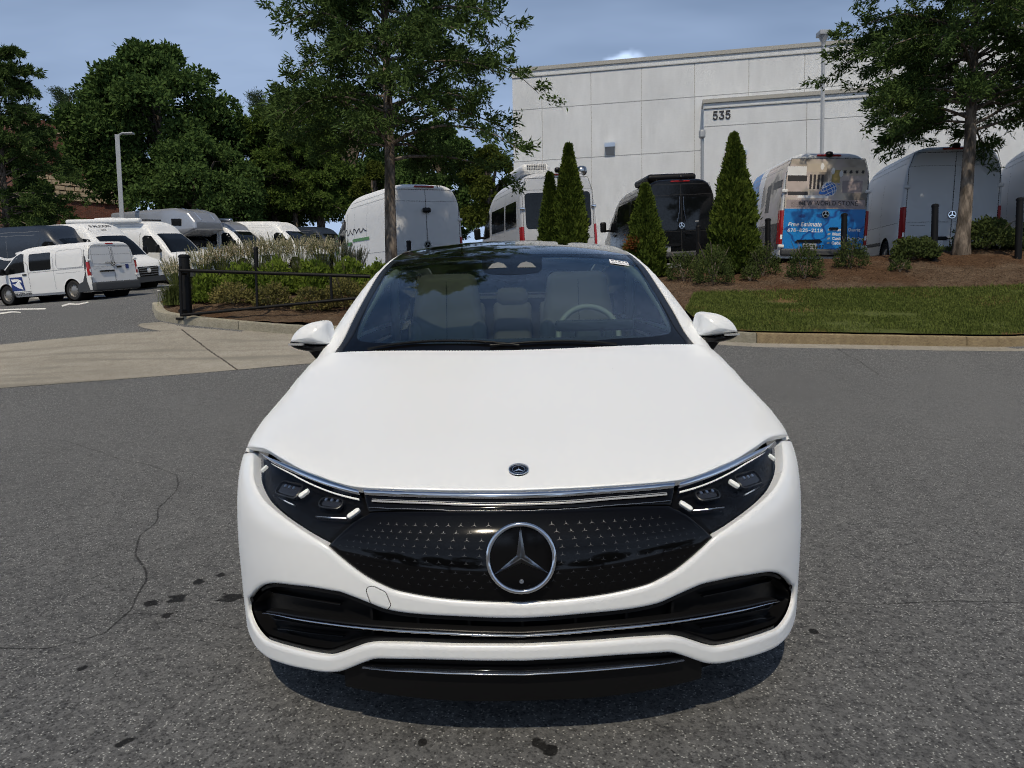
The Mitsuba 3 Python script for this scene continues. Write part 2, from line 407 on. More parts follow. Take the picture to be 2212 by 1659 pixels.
# hood
cowl = spl([(0, 1.235, .972), (.3, 1.262, .966), (.5, 1.335, .96), (.69, 1.42, .95), (.787, 1.478, .944)])
ysid = np.linspace(.66, 1.50, 24)
sp_, _ = f_side(1)(np.stack([ysid, zs(ysid)], -1))
hood_r = np.vstack([tp(HOODE) + [0, .0], tp(sp_), tp(cowl)[::-1]])
hoodP = sg.Polygon(np.vstack([mirx(tp(HOODE))[::-1][:-1], tp(HOODE), tp(sp_), tp(cowl)[::-1], mirx(tp(cowl))[1:], mirx(tp(sp_))[::-1]])).buffer(0)
part(car, 'hood', panel(hoodP, f_top, .025, edge=.004, roll=.012, skirt=.02), WP, True)
# body sides, door tops, tail
for s in (-1, 1):
    ys = np.linspace(.66, 4.75, 60)
    low = [(4.75, .24), (.58, .19)]
    P = sg.Polygon(np.vstack([np.stack([ys, zs(ys) - .005], -1), low, [(.575, .42), (.60, .55)]])).buffer(0)
    P = P.difference(sg.Polygon(arch(.93, .375))).difference(sg.Polygon(arch(4.14, .375)))
    P = max(getattr(P, 'geoms', [P]), key=lambda g: g.area)
    part(car, 'body_side', panel(P, f_side(s), .06, edge=.004, roll=.012, skirt=.02), WP, True)
    yt = np.linspace(1.505, 4.75, 40)
    so, _ = f_side(s)(np.stack([yt, zs(yt)], -1)); a1 = tp(so)
    a2 = a1.copy(); a2[:, 0] = s * np.arctan2(np.interp(yt, [1.5, 1.7, 4, 4.75], [.80, .86, .84, .6]), .75) * KT
    part(car, 'door_top', panel(sg.Polygon(np.vstack([a1, a2[::-1]])).buffer(0), f_top, .05, skirt=.02), WP, True)
for s in (-1, 1):
    for ln in ([(1.62, .34), (1.60, .60), (1.66, .80)], [(2.82, .30), (2.84, .84)], [(3.62, .42), (3.80, .62), (3.86, .85)], [(1.62, .34), (2.82, .30), (3.62, .42)]):
        part(car, 'door_seam', panel(sg.LineString(ln).buffer(.0025), f_side(s), .1, skirt=0, off=.0012), 'm_black_matte')
    for yh in (2.62, 3.62): part(car, 'door_handle', panel(rrect(.20, .022, .01, yh, .80), f_side(s), .06, edge=.002, roll=.005, skirt=.004, off=.003), WP, True)
    part(car, 'sill_trim', panel(sg.box(1.32, .175, 3.74, .235), f_side(s), .1, skirt=.02, off=-.012), 'm_black_satin')
tailP = sg.Polygon([(1.9, .25), (3 * KA, .25), (3 * KA, .9), (1.9, .9)])
tl = lambda uv: f_front(uv)
part(car, 'tail', panel(sg.box(2.40, .25, 3.25 * KA * .96, .84), tl, .06, skirt=0), WP, True)
part(car, 'tail', panel(sg.box(-3.25 * KA * .96, .25, -2.40, .84), tl, .06, skirt=0), WP, True)
part(car, 'boot_lid', panel(sg.box(-.5, 4.74, .5, 5.15), f_top, .05, skirt=0), WP, True)
# dark inner shell that closes the gaps
cc = np.linspace(-1.15, 1.15, 60); zz = np.linspace(.14, .70, 16)
G = np.stack(np.meshgrid(cc * KA, zz), -1).reshape(-1, 2); P_, N_ = f_front(G); P_ = P_ - N_ * .075
idx = np.arange(60 * 16).reshape(16, 60); q = np.stack([idx[:-1, :-1], idx[:-1, 1:], idx[1:, 1:], idx[1:, :-1]], -1).reshape(-1, 4)
part(car, 'inner_shell', mk(P_, np.vstack([q[:, [0, 1, 2]], q[:, [0, 2, 3]]])), 'm_black_matte')
part(car, 'underbody', cat([rbox((0, 2.75, .25), (1.40, 3.9, .12), .05), box((0, 1.16, .48), (1.3, .02, .6)), box((0, .42, .20), (.9, .6, .02))]), 'm_black_matte')

# grille mask, light bar, headlights
JT = fr([(.432, .19, .702), (.421, .16, .686), (.401, .117, .654), (.439, .11, .636), (.474, .1, .608), (.509, .0965, .5725)])
hl_top = fr(HOODE[(HOODE[:, 0] >= .432) & (HOODE[:, 0] <= .8235)])
hl_out = fr(MASKL[MASKL[:, 0] >= .509])[::-1]
hlP = sg.Polygon(np.vstack([JT[:1], hl_top, hl_out, JT[::-1][:-1]])).buffer(0)
hlPm = sg.Polygon(mirx(np.array(hlP.exterior.coords)))
barP = sg.Polygon(np.vstack([both(fr(HOODE[HOODE[:, 0] <= .432])), JT[1:3], fr(spl([(.401, .117, .656), (.33, .109, .6605), (.257, .099, .662), (.112, .089, .663), (0, .088, .663)])), mirx(fr([(.112, .089, .663), (.257, .099, .662), (.33, .109, .6605), (.401, .117, .656)])), mirx(JT[1:3])[::-1]])).buffer(0).buffer(-.001)
grP = maskP.difference(hlP.buffer(.0025)).difference(hlPm.buffer(.0025)).difference(barP.buffer(.0025))
grP = max(getattr(grP, 'geoms', [grP]), key=lambda g: g.area)
gr = part(car, 'grille_panel', panel(grP, f_front, .018, edge=.004, roll=.012, skirt=.02, off=-.004), 'm_black_gloss', True)
part(car, 'light_bar_housing', panel(barP, f_front, .02, edge=.004, roll=.01, skirt=.02, off=-.008), 'm_black_gloss', True)


def strip(curve_up, curve_lo, off, bulge=0.0, fn=f_front, m=6):
    """A moulded strip between two curves of the front, bulging outwards."""
    n = len(curve_up); ts = np.linspace(0, 1, m); uv = np.concatenate([curve_up * (1 - t) + curve_lo * t for t in ts])
    P, N = fn(uv); o = np.repeat(off + bulge * np.sqrt(np.clip(1 - (2 * ts - 1) ** 2, 0, 1)), n)
    P = P + N * o[:, None]; i = np.arange(n * m).reshape(m, n)
    q = np.stack([i[:-1, :-1], i[1:, :-1], i[1:, 1:], i[:-1, 1:]], -1).reshape(-1, 4)
    return mk(P, np.vstack([q[:, [0, 1, 2]], q[:, [0, 2, 3]]]))


cu = both(fr(spl([(0, .137, .695), (.116, .14, .696), (.265, .154, .698), (.424, .181, .699)])))
cl = both(fr(spl([(0, .118, .684), (.115, .121, .685), (.262, .136, .688), (.418, .164, .689)])))
part(car, 'chrome_strip', strip(cu, cl, -.006, .008), 'm_chrome', True)
lu = both(fr(spl([(0, .107, .676), (.114, .11, .677), (.261, .125, .681), (.393, .148, .6815)])))
ll = both(fr(spl([(0, .099, .669), (.113, .102, .670), (.259, .116, .6745), (.394, .14, .6755)])))
part(car, 'light_bar', strip(lu, ll, -.004, .003), 'm_lamp_grey', True)
part(car, 'light_bar_rib', strip(lu * .45 + ll * .55, lu * .35 + ll * .65, .0, .002), 'm_black_satin', True)
lu2 = lu - [0, .0085]; part(car, 'light_bar_rib', strip(lu2 - [0, .008], lu2 - [0, .010], -.006, .003), 'm_steel', True)


def hl_item(poly2, off, h=.012, edge=.002): return panel(poly2, f_front, h, edge=edge, roll=.004, skirt=.008, off=off)


for s in (1, -1):
    sx = (lambda a: a) if s > 0 else mirx
    pl = sg.Polygon(sx(np.array(hlP.exterior.coords)))
    hk = part(car, 'headlight', panel(pl, f_front, .025, skirt=.05, off=-.045), 'm_housing', True)
    hu = sx(fr(spl([(.438, .184, .697), (.504, .223, .706), (.602, .3, .72), (.719, .417, .734), (.785, .495, .7365)])))
    hd = sx(fr(spl([(.430, .166, .687), (.498, .2, .695), (.593, .269, .708), (.708, .384, .725), (.770, .475, .735)])))
    part(hk, 'chrome_strip', strip(hu, hd, -.004, .007), 'm_chrome', True)
    du = sx(fr(spl([(.432, .16, .683), (.495, .189, .689), (.59, .26, .704), (.676, .347, .720), (.73, .408, .7265)])))
    dl = sx(fr(spl([(.430, .149, .676), (.492, .179, .683), (.587, .246, .698), (.671, .331, .714), (.7295, .401, .7245)])))
    part(hk, 'daytime_light', strip(du * .85 + dl * .15, du * .3 + dl * .7, -.008, .003), 'm_lamp_white', True)
    for c0, c1, w in (((.752, .419, .723), (.772, .411, .707), .005), ((.588, .241, .694), (.614, .231, .6775), .0065), ((.425, .138, .668), (.458, .126, .646), .0065)):
        a, b = sx(fr([c0, c1])); pt = sg.LineString([a * .65 + b * .35, b * .95 + a * .05]).buffer(w * .8, 4)
        part(hk, 'marker_light', hl_item(pt, -.012), 'm_lamp_white', True)
    for c, w, hh in (((.666, .279, .687), .075, .036), ((.522, .178, .674), .058, .026)):
        a = sx(fr([c]))[0]; pt = rrect(w, hh, .012, a[0], a[1])
        part(hk, 'projector_frame', hl_item(pt.difference(pt.buffer(-.004)), -.022), 'm_lamp_grey' if False else 'm_pillar', True)
        part(hk, 'projector_lens', hl_item(pt.buffer(-.005), -.026, .01, .006), 'm_lens', True)
        for dx in (-.014, .0, .014): part(hk, 'led_chip', hl_item(rrect(.006, .006, .002, a[0] + dx, a[1] + .006), -.021, .01, 0), 'm_steel')
    a, b = sx(fr([(.469, .126, .643), (.562, .158, .638)])); part(hk, 'shelf_trim', hl_item(sg.LineString([a, b]).buffer(.0018), -.02), 'm_steel', True)
    a, b = sx(fr([(.625, .24, .655), (.70, .30, .665)])); part(hk, 'shelf_trim', hl_item(sg.LineString([a, b]).buffer(.0014), -.02), 'm_steel', True)
    part(hk, 'cover_glass', panel(pl.buffer(-.003), f_front, .025, skirt=0, off=-.002), 'm_glass_clear', True)

# star pattern on the grille
rows = [(.0850, .629, 11, 0), (.096, .6135, 12, 1), (.102, .596, 13, 2), (.107, .578, 14, 3), (.107, .5595, 15, 4), (.102, .541, 14, 5), (.093, .5165, 13, 6), (.08, .4985, 10, 7), (.063, .482, 8, 8)]
zedge = [.631, .6155, .602, .588, .575, .5555, .535, .515, .4985]
sv, sf, nn = [], [], 0
for (x0, z0, k, r), ze in zip(rows, zedge):
    x, st = x0, .0385
    for j in range(k):
        t = min(1, (x - .06) / .38)
        z = z0 + (ze - z0) * t
        for s in (-1, 1):
            ang = math.atan2(s * x, 1.27) * KA if False else None
            size = .0068 * (1 - .45 * t)
            uv0 = fr([(s * x, max(0, .78 - .78 * (1 - (x / .928) ** 2.4) ** (1 / 2.4)), z)])[0]
            tri = []
            for q in range(3):
                th = math.pi / 2 + q * 2 * math.pi / 3
                e = np.array([math.cos(th), math.sin(th)]); o = np.array([-e[1], e[0]])
                tri.append([uv0 + e * size, uv0 + o * size * .065 - e * .0003, uv0 - o * size * .065 - e * .0003])
            sv.append(np.array(tri).reshape(-1, 2)); sf.append(np.arange(9).reshape(3, 3) + nn); nn += 9
        x += st; st *= .938
sv = np.vstack(sv); P_, N_ = f_front(sv)
part(car, 'grille_stars', mk(P_ + N_ * -.0022, np.vstack(sf)), 'm_star', kind='stuff')


def star_emblem(center, normal, up, R, depth, ring=.07, back='m_black_gloss', collar=False):
    n = np.asarray(normal) / np.linalg.norm(normal); u = np.asarray(up) - n * np.dot(up, n); u /= np.linalg.norm(u); r = np.cross(u, n)
    X = mat4(np.stack([r, u, n], 1), center)
    ek = part(car, 'emblem', lathe([(0, .001), (R * .97, .001), (R * .97, -.006)], 48).apply_transform(X), back)
    th = np.linspace(0, 2 * np.pi, 64, endpoint=False)
    rg = tube(np.stack([R * np.cos(th), R * np.sin(th), 0 * th + .003], -1), R * ring, 10, closed=True); rg.apply_transform(X)
    part(ek, 'ring', rg, 'm_chrome', True)
    R2 = R * (.62 if collar else .95)
    if collar:
        rg = tube(np.stack([R * .66 * np.cos(th), R * .66 * np.sin(th), 0 * th + .002], -1), R * .04, 8, closed=True); rg.apply_transform(X); part(ek, 'ring', rg, 'm_chrome', True)
        lv = []
        for k in range(28):
            a = k * 2 * math.pi / 28; lv.append(box((R * .83 * math.cos(a), R * .83 * math.sin(a), .002), (R * .05, R * .12, .001), rotz(a + .5)))
        lf = cat(lv); lf.apply_transform(X); part(ek, 'laurel', lf, 'm_steel')
    vs, fs, n0 = [], [], 0
    for q in range(3):
        a = math.pi / 2 + q * 2 * math.pi / 3; e = np.array([math.cos(a), math.sin(a), 0]); o = np.array([-e[1], e[0], 0]); k = np.array([0, 0, 1.0])
        w = R2 * .135
        v = np.array([e * R2 + k * depth * .3, e * R2 * .13 + o * w + k * .001, e * R2 * .13 - o * w + k * .001, k * depth, e * R2 + k * .001,
                      (-o) * 0 + (e * .5 + o * .866) * R2 * .16 + k * .001, (e * .5 - o * .866) * R2 * .16 + k * .001])
        vs.append(v); fs.append(np.array([(3, 0, 5), (3, 6, 0), (0, 4, 5), (0, 6, 4)]) + n0); n0 += 7
    st = mk(np.vstack(vs), np.vstack(fs)); st.apply_transform(X); part(ek, 'star', st, 'm_chrome')
    return ek, X


ek, X = star_emblem((0, .0, .563), (0, -.978, .21), (0, 0, 1), .083, .016)
cm = lathe([(0, .006), (.004, .006), (.0045, .003), (.0055, .003), (.0055, 0)], 16); cm.apply_translation([0, -.058, 0]); cm.apply_transform(X); part(ek, 'camera_lens', cm, 'm_steel')
star_emblem((0, .218, .7305), (0, -.33, .944), (0, 1, .35), .0265, .004, ring=.06, collar=True)

# lower intake: bezel, recess, fins, chrome lines
part(car, 'intake_bezel', panel(intP.buffer(-.0005).difference(affinity.scale(intP.buffer(-.016), 1, 1)), f_front, .02, edge=.006, roll=.01, skirt=.05, off=-.012), 'm_black_satin', True)
part(car, 'intake_recess', panel(intP.buffer(.001), f_front, .03, skirt=0, off=-.055), 'm_black_satin', True)
cm_ = spl([(0, .003, .3525), (.1, .005, .356), (.24, .015, .3605), (.332, .031, .3605), (.44, .06, .3585), (.525, .094, .3545), (.61, .14, .346), (.685, .192, .335), (.745, .246, .317)])
wv = np.interp(cm_[:, 0], [0, .3, .6, .745], [.0048, .0046, .0035, .0006])[:, None] * [0, 1]
part(car, 'chrome_strip', strip(both(fr(cm_) + wv), both(fr(cm_) - wv), -.006, .007), 'm_chrome', True)
wv2 = np.interp(cm_[:, 0], [0, .6, .745], [.011, .009, .004])[:, None] * [0, 1]
part(car, 'intake_fin', strip(both(fr(cm_) + wv2), both(fr(cm_) - wv2), -.030, .020), 'm_black_satin', True)
for s in (-1, 1):
    for dz, x0, x1 in ((.045, .50, .76), (-.032, .44, .77), (-.058, .50, .74)):
        xx = np.linspace(x0, x1, 14); c = np.stack([xx, .78 - .78 * (1 - (xx / .928) ** 2.4) ** (1 / 2.4), np.interp(xx, cm_[:, 0], cm_[:, 2]) + dz * np.interp(xx, [x0, x1], [.9, 1.1])], -1)
        c = fr(c); c = c if s > 0 else mirx(c); w_ = np.array([0, .0035])
        part(car, 'intake_fin', strip(c + w_, c - w_, -.05, .016), 'm_black_satin', True)
for xx in (-.42, -.28, -.14, 0, .14, .28, .42):
    a = fr([(xx, 0, .33), (xx, 0, .40)]); part(car, 'intake_rib', panel(sg.LineString(a).buffer(.0025), f_front, .05, skirt=.03, off=-.03), 'm_black_satin')
for s in (-1, 1):
    a = fr([(s * .815, .345, .315)])[0]; part(car, 'parking_sensor', panel(sg.Point(a).buffer(.009).difference(sg.Point(a).buffer(.0075)), f_front, .05, skirt=.004, off=-.008), 'm_pillar')
# lower grille and its chrome line
lowP = sg.Polygon(np.vstack([both(fr(LIPB[LIPB[:, 0] < .5])), fr([(.5, .10, .15)]), fr([(.2, .0, .14), (-.2, 0, .14)]), fr([(-.5, .1, .15)])])).buffer(0)
part(car, 'lower_grille', panel(lowP, f_front, .03, skirt=.04, off=-.03), 'm_black_satin', True)
cw = spl([(0, .01, .2385), (.11, .0125, .2415), (.255, .025, .243), (.366, .047, .240), (.43, .065, .2385)])
wv = np.interp(cw[:, 0], [0, .3, .43], [.0042, .0036, .0008])[:, None] * [0, 1]
part(car, 'chrome_strip', strip(both(fr(cw) + wv), both(fr(cw) - wv), -.014, .008), 'm_chrome', True)
wv = wv * 2.3 + [0, .004]; part(car, 'lower_fin', strip(both(fr(cw) + wv), both(fr(cw) - wv), -.028, .016), 'm_black_gloss', True)

# windscreen, roof, pillars
PIL = spl([(.79, 1.475), (.768, 1.57), (.757, 1.77), (.74, 2.07), (.728, 2.37), (.707, 2.645)])
SEAM = spl([(.707, 2.645), (.62, 2.56), (.52, 2.505), (.32, 2.43), (.16, 2.408), (0, 2.395)])
half = np.vstack([[(0, 1.19), (.3, 1.22), (.55, 1.30), (.79, 1.44)], PIL, SEAM[1:]])
scrP = sg.Polygon(np.vstack([half, mirx(half)[::-1][1:-1]])).buffer(0)
gl = spl([(0, 1.262), (.25, 1.285), (.51, 1.375), (.64, 1.455), (.685, 1.50), (.706, 1.56), (.712, 1.68), (.708, 1.85), (.692, 2.14), (.672, 2.40), (.655, 2.445), (.6, 2.43), (.45, 2.385), (.165, 2.335), (.16, 2.25), (.152, 2.10), (.13, 2.04), (.07, 2.01), (0, 2.0)])
glP = sg.Polygon(np.vstack([gl, mirx(gl)[::-1][1:-1]])).buffer(0)
inset = sg.Polygon(np.vstack([half - [.045, 0] * (half[:, :1] > .5), mirx(half - [.045, 0] * (half[:, :1] > .5))[::-1][1:-1]])).buffer(0)
part(car, 'windscreen_frit', panel(scrP.intersection(inset).difference(glP), f_roof, .03, skirt=.01), 'm_black_gloss', True)
for s in (-1, 1):
    tr = scrP.difference(inset.buffer(.005)).intersection(sg.box(0, 0, 2, 5) if s > 0 else sg.box(-2, 0, 0, 5))
    tr = max(getattr(tr, 'geoms', [tr]), key=lambda g: g.area)
    part(car, 'pillar_trim', panel(tr, f_roof, .03, edge=.003, roll=.008, skirt=.02), 'm_pillar', True)
part(car, 'windscreen', panel(glP.buffer(.001), f_roof, .04, skirt=0, off=-.001), 'm_windshield', True)
rr = np.vstack([SEAM[::-1] + [0, .006], [(.703, 2.75), (.702, 3.0), (.69, 3.5), (.67, 3.9), (0, 3.9)]])
part(car, 'roof_glass', panel(sg.Polygon(np.vstack([rr, mirx(rr)[::-1][1:-1]])).buffer(0), f_roof, .022, edge=.003, roll=.01, skirt=.02), 'm_roof_glass', True)
part(car, 'rear_window', panel(sg.Polygon([(-.668, 3.92), (.668, 3.92), (.60, 4.5), (.5, 5.0), (-.5, 5.0), (-.60, 4.5)]), f_roof, .08, skirt=.01), 'm_black_gloss', True)
for s in (-1, 1):
    pil = np.vstack([PIL, [(.705, 2.75), (.704, 3.0), (.692, 3.5), (.657, 4.1), (.602, 4.5)]])
    P3, _ = f_roof(np.stack([pil[:, 0] + .006, pil[:, 1]], -1))
    up = np.stack([np.arctan2(P3[:, 0], P3[:, 2] - .8) * KT, P3[:, 1]], -1)
    wid = np.interp(P3[:, 1], [1.47, 1.6, 1.8, 2.6, 4.5], [.13, .11, .085, .075, .08])
    lo = up + np.stack([wid, 0 * wid], -1)
    pg = np.vstack([up, lo[::-1]]); pg = pg if s > 0 else mirx(pg)
    part(car, 'roof_rail', panel(sg.Polygon(pg).buffer(0), f_cyl, .04, edge=.006, roll=.015, skirt=.03), WP, True)
    gp = np.vstack([lo + [.004, 0], np.stack([0 * lo[:, 0] + 1.50 * KT, lo[:, 1]], -1)[::-1]]); gp = gp if s > 0 else mirx(gp)
    part(car, 'side_window', panel(sg.Polygon(gp).buffer(0), f_cyl, .06, skirt=.01, off=-.006), 'm_black_gloss', True)
# mirrors
for s in (-1, 1):
    o = spl([(1.024, .985), (1.008, 1.015), (.972, 1.048), (.925, 1.068), (.875, 1.074), (.853, 1.066), (.842, 1.03), (.836, .99), (.842, .972), (.875, .966), (.93, .969), (.985, .977), (1.024, .985)], 4)[:-1]
    def dome(o, c, y0, dep, back, ks=(1, .97, .9, .78, .6, .4, .2)):
        vs = [np.stack([o[:, 0], np.full(len(o), y0 + back), o[:, 1]], -1), np.stack([o[:, 0], np.full(len(o), y0), o[:, 1]], -1)]
        for k in ks[1:]: vs.append(np.stack([c[0] + (o[:, 0] - c[0]) * k, np.full(len(o), y0 - dep * math.sqrt(1 - k * k)), c[1] + (o[:, 1] - c[1]) * k], -1))
        n = len(o); v = np.vstack(vs + [[(c[0], y0 - dep, c[1])]]); f = []; a = np.arange(n); b = (a + 1) % n
        for i in range(len(vs) - 1): f += [np.c_[i * n + a, (i + 1) * n + a, (i + 1) * n + b], np.c_[i * n + a, (i + 1) * n + b, i * n + b]]
        i = len(vs) - 1; f.append(np.c_[i * n + a, 0 * a + len(v) - 1, i * n + b]); f.append(np.c_[a, b, 0 * a + 0])
        return mk(v, np.vstack(f))
    cp = dome(o, (.915, 1.01), 1.63, .075, .08); cp.vertices[:, 0] *= s
    mk_ = part(car, 'door_mirror', cp, WP, 40)
    o2 = spl([(1.026, .982), (.98, .974), (.925, .966), (.87, .963), (.845, .966), (.85, .94), (.90, .935), (.95, .940), (1.0, .953), (1.024, .968), (1.026, .982)], 4)[:-1]
    c2 = dome(o2, (.93, .957), 1.63, .07, .075); c2.vertices[:, 0] *= s; part(mk_, 'lower_shell', c2, 'm_black_gloss', 40)
    sig = box((s * .985, 1.575, .975), (.07, .02, .008), rotz(s * .35)); part(mk_, 'turn_signal', sig, 'm_lamp_grey')
    hull = m3.Manifold.batch_hull([m3.Manifold.sphere(.012, 10).translate(p) for p in [(s * .94, 1.63, .952), (s * .85, 1.62, .955), (s * .86, 1.68, .945), (s * .93, 1.68, .94), (s * .88, 1.64, .87), (s * .87, 1.72, .86)]])
    part(mk_, 'stalk', m3mesh(hull), 'm_black_satin', 50)
# wheels
def car_wheel(x, y):
    s = 1 if x > 0 else -1
    ty = lathe([(.245, -.115), (.315, -.125), (.345, -.10), (.35, 0), (.345, .10), (.315, .125), (.245, .115)], 40, 'x'); ty.apply_translation([x, y, .35])
    w = part(car, 'wheel', ty, 'm_rubber', 40)
    rm = [lathe([(.245, -.11), (.235, .09), (.245, .115)], 40, 'x')] + [box((s * .09, 0, 0), (.03, .05, .23), None).apply_translation([0, 0, .12]).apply_transform(mat4(rotx(k * 2 * math.pi / 10))) for k in range(10)]
    rm = cat(rm); rm.apply_translation([x, y, .35]); part(w, 'rim', rm, 'm_steel')
for x in (-.765, .765):
    car_wheel(x, .93); car_wheel(x, 4.14)

# interior
ck = lambda n, m, b='m_cream', sm=40: part(car, n, m, b, sm)
ck('dashboard', cat([rbox((0, 1.80, .875), (1.36, .62, .13), .06), rbox((0, 1.56, .90), (1.25, .25, .06), .03)]), 'm_dash')
ck('instrument_binnacle', rbox((.415, 2.03, 1.0), (.40, .05, .055), .012), 'm_dash')
ck('centre_vent', box((0, 1.60, .945), (.50, .05, .006), rotx(.15)), 'm_pillar')
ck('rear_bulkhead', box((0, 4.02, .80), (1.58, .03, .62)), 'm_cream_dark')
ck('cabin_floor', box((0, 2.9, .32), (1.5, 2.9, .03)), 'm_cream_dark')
for s in (-1, 1):
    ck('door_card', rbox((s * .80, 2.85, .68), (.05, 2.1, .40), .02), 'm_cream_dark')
    ck('pillar_cover', tube(np.array([(s * .735, 1.46, .90), (s * .735, 1.60, .985), (s * .725, 1.85, 1.09), (s * .70, 2.2, 1.215), (s * .65, 2.5, 1.30)]), .024, 10), 'm_cream')
    ck('belt_pillar', rbox((s * .76, 3.05, 1.08), (.04, .16, .5), .02), 'm_cream')
    st = ck('front_seat', cat([rbox((s * .41, 2.62, .52), (.50, .52, .16), .06)]), 'm_cream')
    sp_ = lambda q: m3.Manifold.sphere(q[3], 14).translate(list(q[:3]))
    b = m3mesh(m3.Manifold.batch_hull([sp_(q) for q in [(-.17, 0, .02, .07), (.17, 0, .02, .07), (-.165, .0, .40, .07), (.165, .0, .40, .07), (-.13, .01, .72, .06), (.13, .01, .72, .06), (-.15, 0, .55, .065), (.15, 0, .55, .065)]])); b.apply_transform(mat4(rotx(-.22), (s * .41, 2.80, .52))); part(st, 'backrest', b, 'm_cream', 50)
    for q in (-1, 1):
        b = rbox((q * .20, -.05, .26), (.09, .10, .42), .04); b.apply_transform(mat4(rotx(-.22), (s * .41, 2.80, .52))); part(st, 'bolster', b, 'm_cream', 40)
    b = box((0, -.073, .40), (.004, .004, .62)); b.apply_transform(mat4(rotx(-.22), (s * .41, 2.80, .52))); part(st, 'seam', b, 'm_cream_dark')
    rb = ck('rear_headrest', rbox((s * .40, 3.88, 1.10), (.26, .11, .17), .05), 'm_cream')
ck('rear_bench', rbox((0, 3.55, .50), (1.34, .5, .16), .06), 'm_cream')
for x, w in ((-.43, .46), (0, .30), (.43, .46)):
    b = rbox((0, 0, .28), (w - .012, .12, .58), .04); b.apply_transform(mat4(rotx(-.32), (x, 3.72, .52))); ck('rear_backrest', b)
ck('rear_headrest', rbox((0, 3.86, 1.105), (.235, .10, .135), .045))
ck('parcel_shelf', box((0, 4.28, 1.10), (1.25, .7, .02)), 'm_cream')
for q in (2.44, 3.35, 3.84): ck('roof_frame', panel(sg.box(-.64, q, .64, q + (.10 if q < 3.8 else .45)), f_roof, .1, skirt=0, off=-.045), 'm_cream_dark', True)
ck('header_trim', panel(sg.Polygon(np.vstack([SEAM - [0, .035], mirx(SEAM)[::-1][1:] - [0, .035], (mirx(SEAM) - [0, -.05]), (SEAM - [0, -.05])[::-1][1:]])).buffer(0).intersection(sg.box(-.66, 0, .66, 4)), f_roof, .05, skirt=0, off=-.03), 'm_cream', True)
th = np.linspace(0, 2 * np.pi, 40, endpoint=False); wr = tube(np.stack([.164 * np.cos(th), .164 * np.sin(th), 0 * th], -1), .016, 10, closed=True)
X = mat4(rotx(math.radians(90 - 24)) @ np.eye(3), (.41, 2.27, .932)); wr.apply_transform(X); sw = ck('steering_wheel', wr, 'm_cream', True)
hb = rbox((0, 0, 0), (.15, .11, .05), .02); hb.apply_transform(X); part(sw, 'hub', hb, 'm_dash', 40)
ck('mirror_housing', panel(sg.Polygon([(-.15, 2.33), (.15, 2.33), (.145, 2.09), (.07, 2.03), (-.07, 2.03), (-.145, 2.09)]), f_roof, .05, skirt=.02, off=-.02), 'm_pillar', True)
for s in (-1, 1): ck('sensor_window', panel(sg.Polygon([(s * .025, 2.12), (s * .125, 2.12), (s * .105, 2.20), (s * .075, 2.23), (s * .045, 2.20)]), f_roof, .05, skirt=0, off=.0015), 'm_lens' if False else 'm_cream_dark', True)
ck('inside_mirror', rbox((0, 2.16, 1.245), (.075, .03, .05), .012), 'm_black_satin')
# wipers and the stock label
for a, b in (((-.62, 1.375), (.02, 1.235)), ((-.10, 1.238), (.42, 1.285))):
    t = np.linspace(0, 1, 12)[:, None]; uv = np.array(a) * (1 - t) + np.array(b) * t; P3, N3 = f_roof(uv)
    wk = part(car, 'wiper', tube(P3 + N3 * .010, .005, 6), 'm_black_satin', True)
    part(wk, 'blade', tube(P3 + N3 * .006, .004, 6), 'm_rubber', True)
P3, N3 = f_roof(np.array([(.585, 2.335)])); n = N3[0]
r = np.cross([0, 1, 0], n) * 1.0; r /= np.linalg.norm(r); u = np.cross(n, r)
X = mat4(np.stack([r, u, n], 1), P3[0] + n * .003)
lb = box((0, 0, 0), (.105, .085, .0012)); lb.apply_transform(X); lk = part(car, 'stock_label', lb, 'm_label_white', label='white stock label reading KT27176A in the windscreen corner')
for s_, h_, x_, y_ in (('KT27176A', .022, -.046, .010), ('1HD26 0028', .012, -.02, -.022)):
    t = text(s_, h_, .0006, True); t.apply_translation([x_, y_, .0008]); t.apply_transform(X); part(lk, 'print', t, 'm_ink')
bc = cat([box((-.040 + .0042 * i, -.02, .001), (.0016 if i % 3 else .003, .018, .0006)) for i in range(5)]); bc.apply_transform(X); part(lk, 'print', bc, 'm_ink')
# ------------------------------------------------------------------ the ground
_cp = [(x, y, .0664 * y) for x in (-3.5, 0, 3.5) for y in (-7, -3, 0, 3, 6)]
_cp += [tuple(at(*q)) for q in ((1640, 742, 10.5), (1900, 744, 10.6), (2212, 747, 10.7), (0, 839, 8.3), (347, 813, 8.8), (680, 785, 9.3), (349, 693, 12.8), (569, 718, 12.0), (694, 725, 11.7),
                                (0, 745, 12.2), (150, 690, 18), (300, 655, 22), (170, 648, 25.5), (0, 660, 27), (355, 612, 33), (250, 632, 29), (-150, 700, 18), (500, 612, 33))]
_bank = [(1500, 654, 12.6), (1850, 645, 12.7), (2212, 636, 12.8), (2075, 562, 14.8), (1600, 606, 14.6), (1830, 585, 14.7), (2212, 560, 14.8), (1800, 585, 17.5), (1470, 583, 20), (2150, 590, 17.4), (1250, 605, 20), (921, 634, 18.2), (1100, 612, 18.6)]
_cp += [tuple(at(*q)) for q in _bank]
_cp += [(-30, 45, 5.3), (-10, 45, 4.9), (8, 36, 4.2), (22, 30, 3.6), (-45, 30, 2.6), (-18, 60, 6.5), (10, 60, 6.0), (30, 60, 5.5), (-60, 60, 6.0), (-4, 24, 2.5), (-6, 20, 2.15), (-3.4, 14.8, 1.85), (-7.5, 14.5, 1.62), (25, 8, .75), (-25, 6, .5), (20, -5, -.4), (-20, -5, -.3), (20, 15, 2.45)]
_cp = np.array(_cp)
